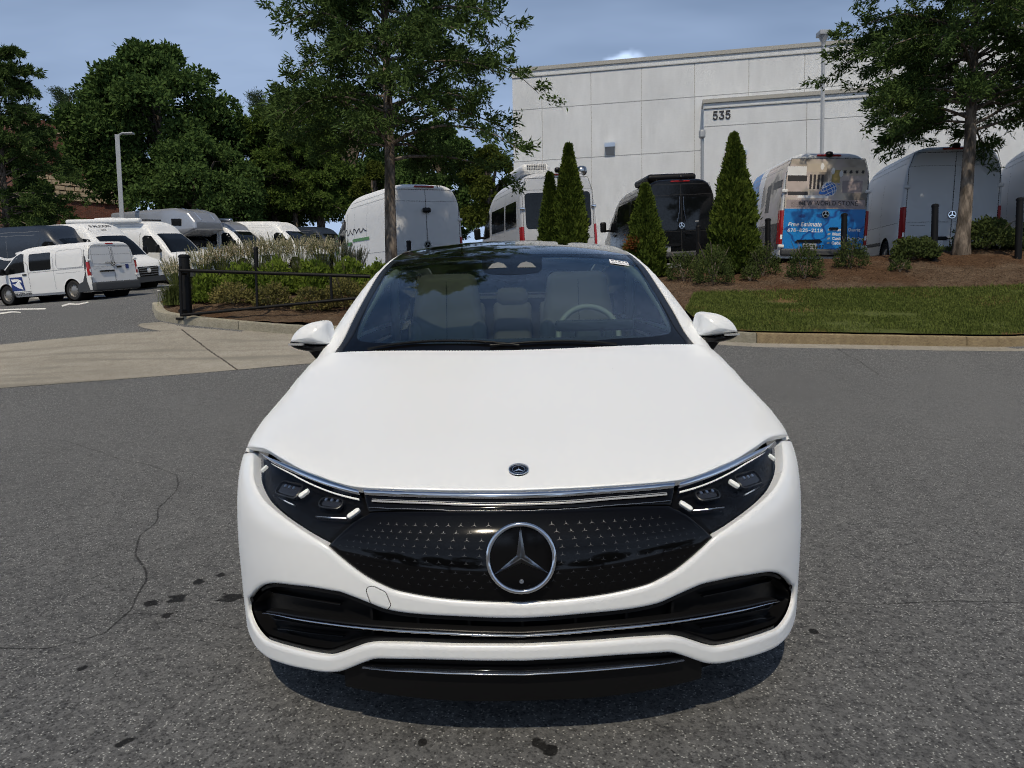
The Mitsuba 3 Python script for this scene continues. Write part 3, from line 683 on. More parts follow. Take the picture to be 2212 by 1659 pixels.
_rbf = RBFInterpolator(_cp[:, :2], _cp[:, 2], kernel='thin_plate_spline', smoothing=.02)


def ZG(x, y):
    x, y = np.broadcast_arrays(np.asarray(x, float), np.asarray(y, float))
    xc, yc = np.clip(x, -45, 30), np.clip(y, -7, 60)
    z = _rbf(np.stack([xc.ravel(), yc.ravel()], -1)).reshape(x.shape)
    far = np.hypot(x - xc, y - yc)
    return z + np.where(y > 60, .02 * np.clip(y - 60, 0, 60), 0) - np.where(y < -7, .03 * np.clip(-7 - y, 0, 40), 0) + 0 * far


def gpt(x, y, dz=0.0): return np.array([x, y, float(ZG(x, y)) + dz])


def ghit(px, py):
    """Where the line of sight through (px, py) meets the ground."""
    ys = np.linspace(1.5, 45, 800); d = FWD + (px - CX) / FR * RGT - (py - CY) / FR * UPV
    P = EYE + d[None] * (ys / d[1])[:, None]; s = P[:, 2] - ZG(P[:, 0], P[:, 1]); i = np.argmax(s < 0)
    t = s[i - 1] / (s[i - 1] - s[i]); return P[i - 1] * (1 - t) + P[i] * t


def drape(poly, h, off):
    v, f = grid_clip(poly, h); k = np.round(v / 1e-5).astype(np.int64)
    _, idx, inv = np.unique(k, axis=0, return_index=True, return_inverse=True); v = v[idx]; f = inv.ravel()[f]
    z = ZG(v[:, 0], v[:, 1]) + (off(v[:, 0], v[:, 1]) if callable(off) else off)
    m = mk(np.c_[v, z], f)
    n = np.cross(m.vertices[m.faces[:, 1]] - m.vertices[m.faces[:, 0]], m.vertices[m.faces[:, 2]] - m.vertices[m.faces[:, 0]]); b = n[:, 2] < 0
    m.faces[b] = m.faces[b][:, ::-1]; return m


def gpoly(px): return [tuple(ghit(*q)[:2]) for q in px]


_cr = [[(120, 950), (250, 985), (330, 1008), (385, 1030), (372, 1085), (330, 1120), (296, 1152), (288, 1200), (302, 1250), (284, 1312), (235, 1362), (120, 1388), (0, 1402)], [(1732, 1288), (1900, 1306), (2060, 1299), (2212, 1303)],
       [(1815, 752), (1850, 775), (1897, 810)], [(60, 1000), (150, 965), (260, 935)], [(290, 1320), (420, 1345), (520, 1350)]]
_cr = [np.array(gpoly(c)) for c in _cr]
_segs = [(float(a[0]), float(a[1]), float(b[0]), float(b[1]), w) for c, w in zip(_cr, (.0036, .0030, .008, .002, .0024)) for a, b in zip(c[:-1], c[1:])]
_st = [([float(k) for k in ghit(px, py)], r) for px, py, r in ((380, 1293, .040), (325, 1303, .028), (430, 1256, .026), (368, 1326, .026), (478, 1243, .022), (500, 1290, .045), (1165, 1608, .022), (1190, 1618, .020), (270, 1600, .022), (175, 1445, .018), (1760, 1366, .018), (912, 1606, .016), (1150, 1010, .012))]


def asphalt(p, n, uv):
    x, y = p.x, p.y
    wx = x + (noise(x * 3.1, y * 3.1) - .5) * .10; wy = y + (noise(x * 3.1 + 9, y * 3.1 + 4) - .5) * .10
    big = fbm(x * .35, y * .35, 0., 3); mid = fbm(x * 2.3 + 7, y * 2.3, 0., 3)
    v1, v2, vr = voronoi(x * 150, y * 150)
    s2 = noise(x * 300, y * 300); s3 = noise(x * 60, y * 60)
    s4 = noise(x * 27, y * 27); t = dr.clip(.08 + .62 * vr + .4 * (s2 - .5) + .55 * (s3 - .5) + 0.24 * (s4 - .5) + .2, 0, 1.3)
    col = mix((.043, .044, .0455), (.148, .149, .148), t) * (.86 + .14 * big + .14 * mid)
    pale = dr.select(vr > .90, 1.0, 0.0) * smoothstep(.45, .2, v1)
    col = col + pale * mi.Color3f(.24, .24, .225)
    pit = dr.select(vr < .12, 1.0, 0.0)
    col = col * (1 - .25 * pit)
    dark = mi.Float(0.0)
    for ax, ay, bx, by, w in _segs:
        ux, uy = bx - ax, by - ay; L = ux * ux + uy * uy
        q = dr.clip(((wx - ax) * ux + (wy - ay) * uy) / L, 0, 1)
        d = dr.sqrt(dr.square(wx - ax - ux * q) + dr.square(wy - ay - uy * q))
        dark = dr.maximum(dark, .7 * smoothstep(w * 2.0, w * .4, d))
    for c, r in _st:
        e = dr.sqrt(dr.square(x - c[0]) + dr.square((y - c[1]) * .8)) + (noise(x * 42, y * 42) - .5) * r * 1.1
        dark = dr.maximum(dark, .88 * smoothstep(r, r * .6, e))
    return col * (1 - dark * smoothstep(.0, .4, noise(x * 19, y * 19) + .25 * noise(x * 90, y * 90)))


def asphalt_h(p, n, uv):
    v1, v2, vr = voronoi(p.x * 150, p.y * 150)
    return .0016 * vr * smoothstep(.6, .1, v1) + .0008 * noise(p.x * 300, p.y * 300)


def concrete(p, n, uv):
    x, y = p.x, p.y
    a = fbm(x * .8, y * 2.2, 0., 4); b = fbm(x * 9, y * 9, 1., 3); c = noise(x * 60, y * 60, p.z * 60); st = fbm(x * .5 + 20, y * 3.5 + 3, 0., 4)
    col = mix((.19, .172, .14), (.31, .288, .245), .5 * a + .5 * b) * (.82 + .36 * c)
    return mix(col, (.16, .15, .125), smoothstep(.5, .75, st) * .75)


def kerbc(p, n, uv):
    a = fbm(p.x * 3, p.y * 3, p.z * 3, 4); c = noise(p.x * 50, p.y * 50, p.z * 50); d = fbm(p.x * 14, p.y * 14, p.z * 2, 3)
    col = mix((.17, .155, .115), (.34, .32, .26), .45 * a + .55 * d) * (.75 + .5 * c)
    return col


def soil(p, n, uv):
    x, y = p.x, p.y
    a = fbm(x * 5, y * 5, p.z * 5, 4); s1 = noise(x * 160 + 60 * noise(x * 6, y * 6), y * 40, p.z * 40); s2 = noise(x * 35, y * 170 + 50 * noise(x * 7, y * 5 + 3), p.z * 40)
    t = dr.maximum(s1, s2) * .7 + .3 * a; pale = fbm(x * 1.2, y * 1.2, 2., 3)
    return mix((.035, .019, .011), mix((.15, .092, .055), (.20, .15, .105), smoothstep(.4, .65, pale)), t * t)


def turf(p, n, uv):
    a = fbm(p.x * 3, p.y * 3, 0., 4); b = noise(p.x * 70, p.y * 70); d = fbm(p.x * .9 + 4, p.y * 2.4, 0., 3)
    g = mix((.045, .06, .018), (.095, .11, .036), .5 * a + .5 * b)
    return mix(g, (.15, .085, .045), smoothstep(.56, .68, d) * .8)


M('m_asphalt', {'type': 'bumpmap', 'arbitrary': mikit.proc(asphalt_h, .002), 'scale': 1.0, 'b': {'type': 'principled', 'base_color': mikit.proc(asphalt), 'roughness': .85, 'specular': .35}})
M('m_concrete', {'type': 'principled', 'base_color': mikit.proc(concrete), 'roughness': .9, 'specular': .3})
M('m_kerb', {'type': 'principled', 'base_color': mikit.proc(kerbc), 'roughness': .9, 'specular': .3})
M('m_kerb_stained', {'type': 'principled', 'base_color': mikit.proc(lambda p, n, uv: kerbc(p, n, uv) * mi.Color3f(.90, .74, .55)), 'roughness': .9, 'specular': .3})
M('m_soil', {'type': 'twosided', 'b': {'type': 'principled', 'base_color': mikit.proc(soil), 'roughness': .95, 'specular': .1}})
M('m_turf', {'type': 'principled', 'base_color': mikit.proc(turf), 'roughness': .95, 'specular': .1})
pbr('m_gap', (.045, .038, .03), .95)
pbr('m_line', (.62, .61, .57), .7)

# one sheet to the horizon, finer near the camera
gx = np.unique(np.r_[-2500, -900, -400, -200, -120, np.arange(-80, -30, 4.), np.arange(-30, 30, .5), np.arange(30, 81, 4.), 120, 200, 400, 900, 2500])
gy = np.unique(np.r_[-1500, -500, -200, -100, np.arange(-60, -8, 4.), np.arange(-8, 40, .5), np.arange(40, 121, 4.), 200, 400, 900, 2500])
X, Y = np.meshgrid(gx, gy); V = np.c_[X.ravel(), Y.ravel(), ZG(X, Y).ravel()]; i = np.arange(X.size).reshape(X.shape)
q = np.stack([i[:-1, :-1], i[:-1, 1:], i[1:, 1:], i[1:, :-1]], -1).reshape(-1, 4)
struct('asphalt_ground', mk(V, np.vstack([q[:, [0, 1, 2]], q[:, [0, 2, 3]]])), 'm_asphalt', True)

# kerb line: left island round to the right-hand bank
KB = [tuple(at(*q)[:2]) for q in ((330, 668, 15.6), (333, 683, 14.0), (349, 693, 12.8), (399, 704, 12.45), (569, 718, 12.0), (694, 727, 11.7))] + [(0.2, 11.15), tuple(at(1640, 742, 10.5)[:2]), tuple(at(1900, 744, 10.55)[:2]), tuple(at(2212, 747, 10.65)[:2]), (13, 10.8), (24, 11.2)]
KB = spl(np.array(KB), 6)
ks = np.r_[0, np.cumsum(np.linalg.norm(np.diff(KB, axis=0), axis=1))]
tang = np.gradient(KB, axis=0); tang /= np.linalg.norm(tang, axis=1, keepdims=True); nrm = np.stack([-tang[:, 1], tang[:, 0]], -1)   # points into the beds
prof = np.array([(0, -.05), (0, .10), (.008, .135), (.03, .15), (.15, .155), (.16, .02)])
cuts = [0, 1.0, 2.0, 4.9, 7.6, 10.2] + list(np.arange(13.0, ks[-1], 3.05))
kerb = None
for a, b in zip(cuts[:-1], cuts[1:]):
    s = np.linspace(a + .006, b - .006, max(4, int((b - a) / .25))); c = np.stack([np.interp(s, ks, KB[:, k]) for k in (0, 1)], -1); nn_ = np.stack([np.interp(s, ks, nrm[:, k]) for k in (0, 1)], -1)
    base = ZG(c[:, 0], c[:, 1]); v = []
    for px, pz in prof: v.append(np.c_[c + nn_ * px, base + pz])
    v = np.stack(v, 1); m, k = v.shape[:2]; idx = np.arange(m * k).reshape(m, k)
    qd = np.stack([idx[:-1, :-1], idx[1:, :-1], idx[1:, 1:], idx[:-1, 1:]], -1).reshape(-1, 4)
    f = np.vstack([qd[:, [0, 1, 2]], qd[:, [0, 2, 3]], [(0, j, j + 1) for j in range(1, k - 1)], [((m - 1) * k, (m - 1) * k + j + 1, (m - 1) * k + j) for j in range(1, k - 1)]])
    mesh = mk(v.reshape(-1, 3), f); xm = c[:, 0].mean()
    if kerb is None: kerb = struct('kerb', mesh, 'm_kerb', 35)
    else: part(kerb, 'segment', mesh, 'm_kerb_stained' if xm > 5 else 'm_kerb', 35)

# concrete gutter and apron (4 mm sheets)
gut = sg.LineString(KB[KB[:, 0] > -4.3]).buffer(.20, single_sided=False).difference(sg.Polygon(np.vstack([KB, [(24, 40), (-8, 40)]])).buffer(0))
struct('gutter', drape(gut, .3, .004), 'm_concrete', True)
apP = sg.Polygon(gpoly([(-250, 852), (0, 839), (347, 813), (680, 785), (760, 780)]) + [(-2.9, 11.6)] + gpoly([(694, 728), (569, 721), (399, 707), (349, 696)]) + gpoly([(305, 699), (297, 703), (310, 709), (347, 716), (174, 728), (0, 745), (-250, 758)])).buffer(0)
cut = sg.LineString(gpoly([(392, 712), (432, 742), (478, 775), (513, 800)])).buffer(.011)
apP2 = apP.difference(gut.buffer(.001)).difference(cut)
for g in getattr(apP2, 'geoms', [apP2]):
    if g.area > .2: struct('concrete_apron', drape(g, .3, .005), 'm_concrete', True)
struct('apron_joint', drape(cut, .2, .0035), 'm_gap')
for pxs in (((-60, 652), (0, 668.5), (100, 666), (98, 668.5), (0, 671)), ((60, 641.5), (240, 638.5), (240, 640.5), (60, 644)), ((340, 627), (440, 618), (440, 620), (340, 629)), ((330, 617), (400, 616), (400, 617.6), (330, 618.8))):
    gp = gpoly(pxs[-4:]); struct('road_marking', drape(sg.Polygon(gp).buffer(0), .3, .005), 'm_line')
for pxs in (((133, 660), (150, 655), (168, 656.5), (190, 652), (192, 654), (168, 659), (150, 658), (134, 663)), ((0, 676), (28, 672.5), (45, 674.5), (45, 676.2), (28, 675), (0, 679))):
    struct('road_marking', drape(sg.Polygon(gpoly(pxs)).buffer(0), .3, .005), 'm_line')

# beds behind the kerb
inner = KB + nrm * .158
bedline = np.array([tuple(at(*q)[:2]) for q in ((1480, 668, 11.6), (1500, 654, 12.6), (1700, 650, 12.65), (1850, 645, 12.7), (2050, 638, 12.75), (2300, 634, 12.8))] + [(24, 13.2)])
ia = inner[inner[:, 0] >= 2.45]; grassP = sg.Polygon(np.vstack([ia, bedline[::-1]])).buffer(0)
pile = lambda x, y: np.interp(shapely.distance(sg.LineString(KB), shapely.points(x, y)), [0, .16, .4, 2.0, 6], [.13, .135, .16, .17, .15])
struct('grass_bank', drape(grassP, .15, pile), 'm_turf', True)
backline = [(24, 15.9), (14, 15.7), (9, 15.6), (6, 15.7), (4.6, 16.6), (3, 17.0), (0, 17.2), (-2.0, 17.0), (-4.6, 17.2), (-6.6, 18.2), (-7.6, 18.0)]
mulchP = sg.Polygon(np.vstack([inner[inner[:, 0] < 2.45], bedline, backline])).buffer(0)
mulchP = mulchP.difference(grassP)
mulchP = max(getattr(mulchP, 'geoms', [mulchP]), key=lambda g: g.area)
bump = lambda x, y: pile(x, y) + .10 * (meshkit.fbm(np.stack([x * 1.3, y * 1.3, 0 * x], -1), 4) - .5) + .05 * (meshkit.noise(np.stack([x * 6, y * 6, 0 * x], -1)) - .5)
struct('mulch_bed', drape(mulchP, .12, bump), 'm_soil', True)


def ZB(x, y): return ZG(x, y) + bump(np.asarray(x, float), np.asarray(y, float))


rng = np.random.default_rng(5)


def scatter_in(poly, n):
    x0, y0, x1, y1 = poly.bounds; out = np.zeros((0, 2))
    while len(out) < n:
        c = rng.uniform((x0, y0), (x1, y1), (n * 3, 2)); out = np.vstack([out, c[shapely.contains_xy(poly, c[:, 0], c[:, 1])]])
    return out[:n]


def blades(base, h, w, lean, bend=.5):
    """Grass blades: a bent strip of two quads and a tip for each base point."""
    n = len(base); a = rng.uniform(0, 2 * np.pi, n); d = np.stack([np.cos(a), np.sin(a), 0 * a], -1); s = np.stack([-np.sin(a), np.cos(a), 0 * a], -1)
    h = np.broadcast_to(h, n)[:, None]; w = np.broadcast_to(w, n)[:, None]; L = np.broadcast_to(lean, n)[:, None] * h
    up = np.array([0, 0, 1.0])
    p1 = base + d * L * .35 + up * h * .6; p2 = base + d * L + up * h * (1 - bend * np.clip(L / h, 0, 1))
    v = np.stack([base - s * w, base + s * w, p1 - s * w * .8, p1 + s * w * .8, p2], 1).reshape(-1, 3); i = np.arange(n)[:, None] * 5
    f = np.vstack([i + [0, 1, 3], i + [0, 3, 2], i + [2, 3, 4]]); return mk(v, f)


def leafm(name, cols, trans=.35, rough=.5, scale=1.0, tone=.5):
    a, b = cols
    fn = lambda p, n, uv: mix(a, b, .55 * noise(p.x * 2.1 * scale, p.y * 2.1 * scale, p.z * 2.1 * scale) + .45 * noise(p.x * 17 * scale, p.y * 17 * scale, p.z * 17 * scale))
    return M(name, {'type': 'principledthin', 'base_color': mikit.proc(fn), 'roughness': rough, 'diff_trans': trans, 'spec_trans': 0.0, 'eta': 1.4})


leafm('m_grass', ((.085, .12, .028), (.20, .235, .065)), .5)
leafm('m_straw', ((.075, .042, .024), (.25, .165, .105)), .2, .8)
gp = scatter_in(grassP.intersection(sg.box(2, 10, 13.5, 14)), 95000)
keep = meshkit.fbm(np.c_[gp * [.9, 2.0], 0 * gp[:, 0]], 4, 3) < .70 + .15 * rng.random(len(gp)); gp = gp[keep]
gz = ZG(gp[:, 0], gp[:, 1]) + pile(gp[:, 0], gp[:, 1]) - .005
hh = rng.uniform(.035, .085, len(gp)) * (1 + .9 * (rng.random(len(gp)) > .985)); struct('grass', blades(np.c_[gp, gz], hh, .004, rng.uniform(.2, 1.0, len(gp))), 'm_grass', label='short green grass on the bank above the right-hand kerb', kind='stuff', cat='grass')
mp = scatter_in(mulchP.intersection(sg.box(-8, 10, 13.5, 17)), 42000); mz = ZB(mp[:, 0], mp[:, 1])
n = len(mp); a = rng.uniform(0, 2 * np.pi, n); L = rng.uniform(.05, .13, n); dvec = np.stack([np.cos(a), np.sin(a), rng.uniform(-.25, .45, n)], -1) * L[:, None]; sv = np.stack([-np.sin(a), np.cos(a), 0 * a], -1) * .004
b0 = np.c_[mp, mz + .006]; v = np.stack([b0 - sv, b0 + sv, b0 + dvec], 1).reshape(-1, 3)
struct('pine_straw', mk(v, np.arange(3 * n).reshape(n, 3)), 'm_straw', label='reddish brown pine straw mulch covering the planting beds', kind='stuff', cat='mulch')
# ------------------------------------------------------------------ vans (own frame: y forward from the rear bumper, x right, z up)
pbr('v_white', (.74, .745, .74), .4, coat=.3, gloss=.45, two=True)
pbr('v_silver', (.40, .41, .43), .30, .55, coat=.3, gloss=.45, two=True)
pbr('v_grey_white', (.60, .615, .63), .36, coat=.35, gloss=.5, two=True)
pbr('v_pale_silver', (.62, .63, .645), .32, .2, coat=.3, gloss=.45, two=True)
pbr('v_navy', (.022, .030, .045), .35, coat=.6, two=True)
pbr('v_black', (.003, .003, .0035), .12, coat=.35, spec=.3, two=True)
pbr('v_glass', (.005, .006, .007), .05, spec=.4, two=True)
pbr('v_grey_plastic', (.045, .048, .052), .55, two=True)
pbr('v_seam', (.03, .03, .032), .7, two=True)
pbr('v_crease', (.22, .23, .24), .5, two=True)
pbr('v_red', (.35, .008, .008), .15, coat=1.0, two=True)
pbr('v_rim', (.32, .31, .29), .4, .6, two=True)
pbr('v_blue', (.01, .13, .52), .3, coat=.6, two=True)
pbr('v_blue_dark', (.012, .03, .16), .4, two=True)
pbr('v_green', (.10, .25, .10), .5, two=True)
pbr('v_orange', (.75, .2, .03), .3, two=True)


class Van:
    """The shape of one kind of van; meshes are made once and shared by all vans of the kind."""
    def __init__(s, L, top, wid, axles, zm=1.0, n=6, tumble=.10, H=2.7, zb=.30, lean=.06, wr=.36):
        s.L, s.axles, s.zm, s.n, s.tumble, s.H, s.zb, s.lean, s.wr = L, axles, zm, n, tumble, H, zb, lean, wr
        s._t, s._w = PCH(*zip(*top)), PCH(*zip(*wid)); s.cache = {}

    def tw(s, z): return 1 - s.tumble * np.clip((z - s.zm) / (s.H - s.zm), 0, 1) ** 2
    def lz(s, y, z): return s.lean * np.clip(z - 1.0, 0, 2) / 1.7 * (1 - np.clip(y / 1.4, 0, 1))
    def zt(s, y): return s._t(np.clip(y, 0, s.L))
    def w(s, y): return s._w(np.clip(y, 0, s.L))

    def side(s, sg_, off=.004):
        def f(uv):
            y, z = uv[:, 0], uv[:, 1]; zt = s.zt(y); zm = np.minimum(s.zm, zt - .12)
            t = np.clip((z - zm) / (zt - zm), 0, .999); x = s.w(y) * (1 - t ** s.n) ** (1 / s.n) * s.tw(z)
            e = 1e-3; zt2 = s.zt(y + e); xe = s.w(y + e) * (1 - np.clip((z - np.minimum(s.zm, zt2 - .12)) / (zt2 - np.minimum(s.zm, zt2 - .12)), 0, .999) ** s.n) ** (1 / s.n) * s.tw(z)
            N = np.stack([0 * y + sg_, -(xe - x) / e, s.tumble * 1.2 * np.clip(z - s.zm, 0, 2) / 2], -1); N /= np.linalg.norm(N, axis=1, keepdims=True)
            return np.stack([sg_ * x, y + s.lz(y, z), z], -1) + N * off, N
        return f

    def topf(s, off=.006):
        def zf(x, y):
            zt = s.zt(y); zm = np.minimum(s.zm, zt - .12); return zm + (zt - zm) * (1 - np.clip(np.abs(x) / (s.w(y) * s.tw(zt)), 0, .995) ** s.n) ** (1 / s.n)
        def f(uv):
            x, y = uv[:, 0], uv[:, 1]; e = 2e-3; z = zf(x, y)
            N = np.stack([-(zf(x + e, y) - zf(x - e, y)) / (2 * e), -(zf(x, y + e) - zf(x, y - e)) / (2 * e), 0 * x + 1], -1); N /= np.linalg.norm(N, axis=1, keepdims=True)
            return np.stack([x, y + s.lz(y, z), z], -1) + N * off, N
        return f

    def rear(s, off=.004):
        def f(uv):
            x, z = uv[:, 0], uv[:, 1]; N = np.stack([0 * x, 0 * x - 1, 0 * x + .05], -1); N /= np.linalg.norm(N, axis=1, keepdims=True)
            return np.stack([x, s.lz(0 * x, z), z], -1) + N * off, N
        return f

    def body(s):
        L = s.L; ys = np.unique(np.r_[0, .03, .08, np.linspace(.15, L - 2.9, 12), np.linspace(L - 2.9, L - .1, 40), L - .05, L - .02, L])
        th = np.linspace(0, np.pi / 2, 14); R = []
        for y in ys:
            zt, w = float(s.zt(y)), float(s.w(y)); zm = min(s.zm, zt - .12)
            zz = zm + (zt - zm) * np.sin(th) ** (2 / s.n); xx = w * np.cos(th) ** (2 / s.n) * s.tw(zz)
            h = np.vstack([[(w * .93, s.zb), (w * .99, s.zb + .08), (w, (s.zb + .08 + zm) / 2)], np.stack([xx, zz], -1)]); h[-1, 0] = 0
            r = np.vstack([h, mirx(h[:-1])[::-1]]); R.append(np.stack([r[:, 0], y + s.lz(y, r[:, 1]), r[:, 1]], -1))
        n = len(R[0]); v = np.vstack(R + [[R[0].mean(0)], [R[-1].mean(0)]]); f = []; a = np.arange(n); b = (a + 1) % n
        for i in range(len(ys) - 1): f += [np.c_[i * n + a, (i + 1) * n + b, (i + 1) * n + a], np.c_[i * n + a, i * n + b, (i + 1) * n + b]]
        f.append(np.c_[b, a, 0 * a + len(v) - 2]); f.append(np.c_[(len(ys) - 1) * n + a, (len(ys) - 1) * n + b, 0 * a + len(v) - 1])
        t = mk(v, np.vstack(f))
        if t.volume < 0: t.invert()
        m = tom3(t)
        for ay in s.axles:
            c = m3.Manifold.cylinder(.5, s.wr + .055, s.wr + .055, 32).rotate([0, 90, 0])
            for x in (.62, -1.12): m = m - c.translate([x, ay, s.wr])
        return m3mesh(m)

    def get(s, key, fn, smooth=False):
        if key not in s.cache: s.cache[key] = shape(fn(), smooth)
        return s.cache[key]


sp_top = lambda L, H: [(0, H - .12), (.06, H - .06), (.3, H - .02), (L - 3.2, H), (L - 2.7, H - .03), (L - 2.3, H - .16), (L - 1.95, H - .38 - .1), (L - 1.5, 1.90), (L - 1.2, 1.60), (L - .98, 1.37), (L - .85, 1.29), (L - .4, 1.17), (L - .14, 1.04), (L - .04, .92), (L, .80)]
sp_wid = lambda L: [(0, .955), (.06, .985), (.3, .995), (L - 1.8, .995), (L - 1.0, .965), (L - .5, .93), (L - .16, .86), (L - .04, .76), (L, .68)]
V_HIGH = Van(6.2, sp_top(6.2, 2.70), sp_wid(6.2), (1.22, 5.15), H=2.7)
V_LOW = Van(6.2, [(y, z if z < 1.4 else 1.4 + (z - 1.4) * .82) for y, z in sp_top(6.2, 2.7)], sp_wid(6.2), (1.22, 5.15), H=2.46)
V_LONG = Van(7.1, sp_top(7.1, 2.70), sp_wid(7.1), (1.5, 6.05), H=2.7)
Lm = 5.14
V_SMALL = Van(Lm, [(0, 1.80), (.05, 1.85), (.3, 1.885), (2.6, 1.90), (3.1, 1.87), (3.45, 1.74), (3.8, 1.47), (4.15, 1.20), (4.35, 1.10), (4.8, .98), (5.05, .84), (Lm, .70)], [(0, .90), (.06, .94), (.3, .964), (3.4, .964), (4.2, .93), (4.8, .86), (5.08, .74), (Lm, .66)], (.86, 4.06), zm=.95, n=7, tumble=.15, H=1.9, zb=.24, lean=.07, wr=.335)


def place_van(x, y, heading, front=False, V=V_HIGH, dz=0.0, pitch=None):
    """Stands a van on the ground: heading in degrees clockwise from +y; (x, y) is its rear bumper, or its nose."""
    h = math.radians(heading); fwd = np.array([math.sin(h), math.cos(h)])
    p0 = np.array([x, y]) - (fwd * V.L if front else 0)
    a, b = p0 + fwd * V.axles[0], p0 + fwd * V.axles[1]
    za, zb = float(ZG(*a)), float(ZG(*b)); pt = math.atan2(zb - za, V.axles[1] - V.axles[0]) if pitch is None else pitch
    rg = np.array([math.cos(h), -math.sin(h)]); m_ = (a + b) / 2
    rl = math.atan2(float(ZG(*(m_ + rg))) - float(ZG(*(m_ - rg))), 2.0) * .8
    R = rotz(-h) @ rotx(pt) @ roty(-rl)
    t = np.array([a[0], a[1], za + dz]) - R @ np.array([0, V.axles[0], 0])
    return mat4(R, t)


def sidetext(V, sgn, s_, h, y0, z0, off=.006, bold=False, slant=0.0):
    t = text(s_, h, .003, bold) if isinstance(s_, str) else s_.copy()
    v = t.vertices.copy(); u = v[:, 0] + slant * v[:, 1]; yy = y0 + sgn * u; zz = z0 + v[:, 1]
    P, N = V.side(sgn, 0)(np.stack([yy, zz], -1)); t.vertices = P + N * (off + v[:, 2])[:, None]
    if sgn < 0: t.invert() if False else None
    return t


def reartext(V, s_, h, x0, z0, off=.006, bold=False, slant=0.0):
    t = text(s_, h, .003, bold) if isinstance(s_, str) else s_.copy()
    v = t.vertices.copy(); P, N = V.rear(0)(np.stack([x0 + v[:, 0] + slant * v[:, 1], z0 + v[:, 1]], -1)); t.vertices = P + N * (off + v[:, 2])[:, None]; return t


def van_wheel(V, k, parts_of, hub='v_rim'):
    for ay in V.axles:
        for sx in (-1, 1):
            r = V.wr
            ty = V.get(('tyre', ay, sx), lambda: lathe([(r * .62, -.11), (r * .9, -.125), (r, -.08), (r, .08), (r * .9, .125), (r * .62, .11)], 32, 'x').apply_translation([sx * (float(V.w(ay)) - .125), ay, r]), 40)
            w = part(parts_of, 'wheel', ty, 'm_rubber')
            def hubm():
                m = [lathe([(r * .63, sx * .105), (r * .58, sx * .06), (r * .50, sx * .055), (r * .42, sx * .09), (r * .2, sx * .10), (0, sx * .10)], 28, 'x')] if False else [lathe([(r * .64, .11 * sx), (r * .58, .065 * sx), (r * .46, .075 * sx), (r * .34, .10 * sx), (.001, .105 * sx)], 28, 'x')]
                t = cat(m); t.apply_translation([sx * (float(V.w(ay)) - .125), ay, r]); return t
            part(w, 'rim', V.get(('rim', ay, sx), hubm, 40), hub)
            def holes():
                t = cat([lathe([(r * .055, sx * .005), (.001, sx * .006)], 8, 'x').apply_translation([sx * .082, r * .47 * math.cos(q), r * .47 * math.sin(q)]) for q in np.arange(10) * .628])
                t.apply_translation([sx * (float(V.w(ay)) - .125), ay, r]); return t
            part(w, 'vent_holes', V.get(('holes', ay, sx), holes), 'm_black_matte', kind='stuff')
            part(parts_of, 'wheel_housing', V.get(('house', ay, sx), lambda: lathe([(V.wr + .05, -.26), (V.wr + .05, .245)], 24, 'x').apply_translation([sx * (float(V.w(ay)) - .255), ay, V.wr])), 'm_black_matte')


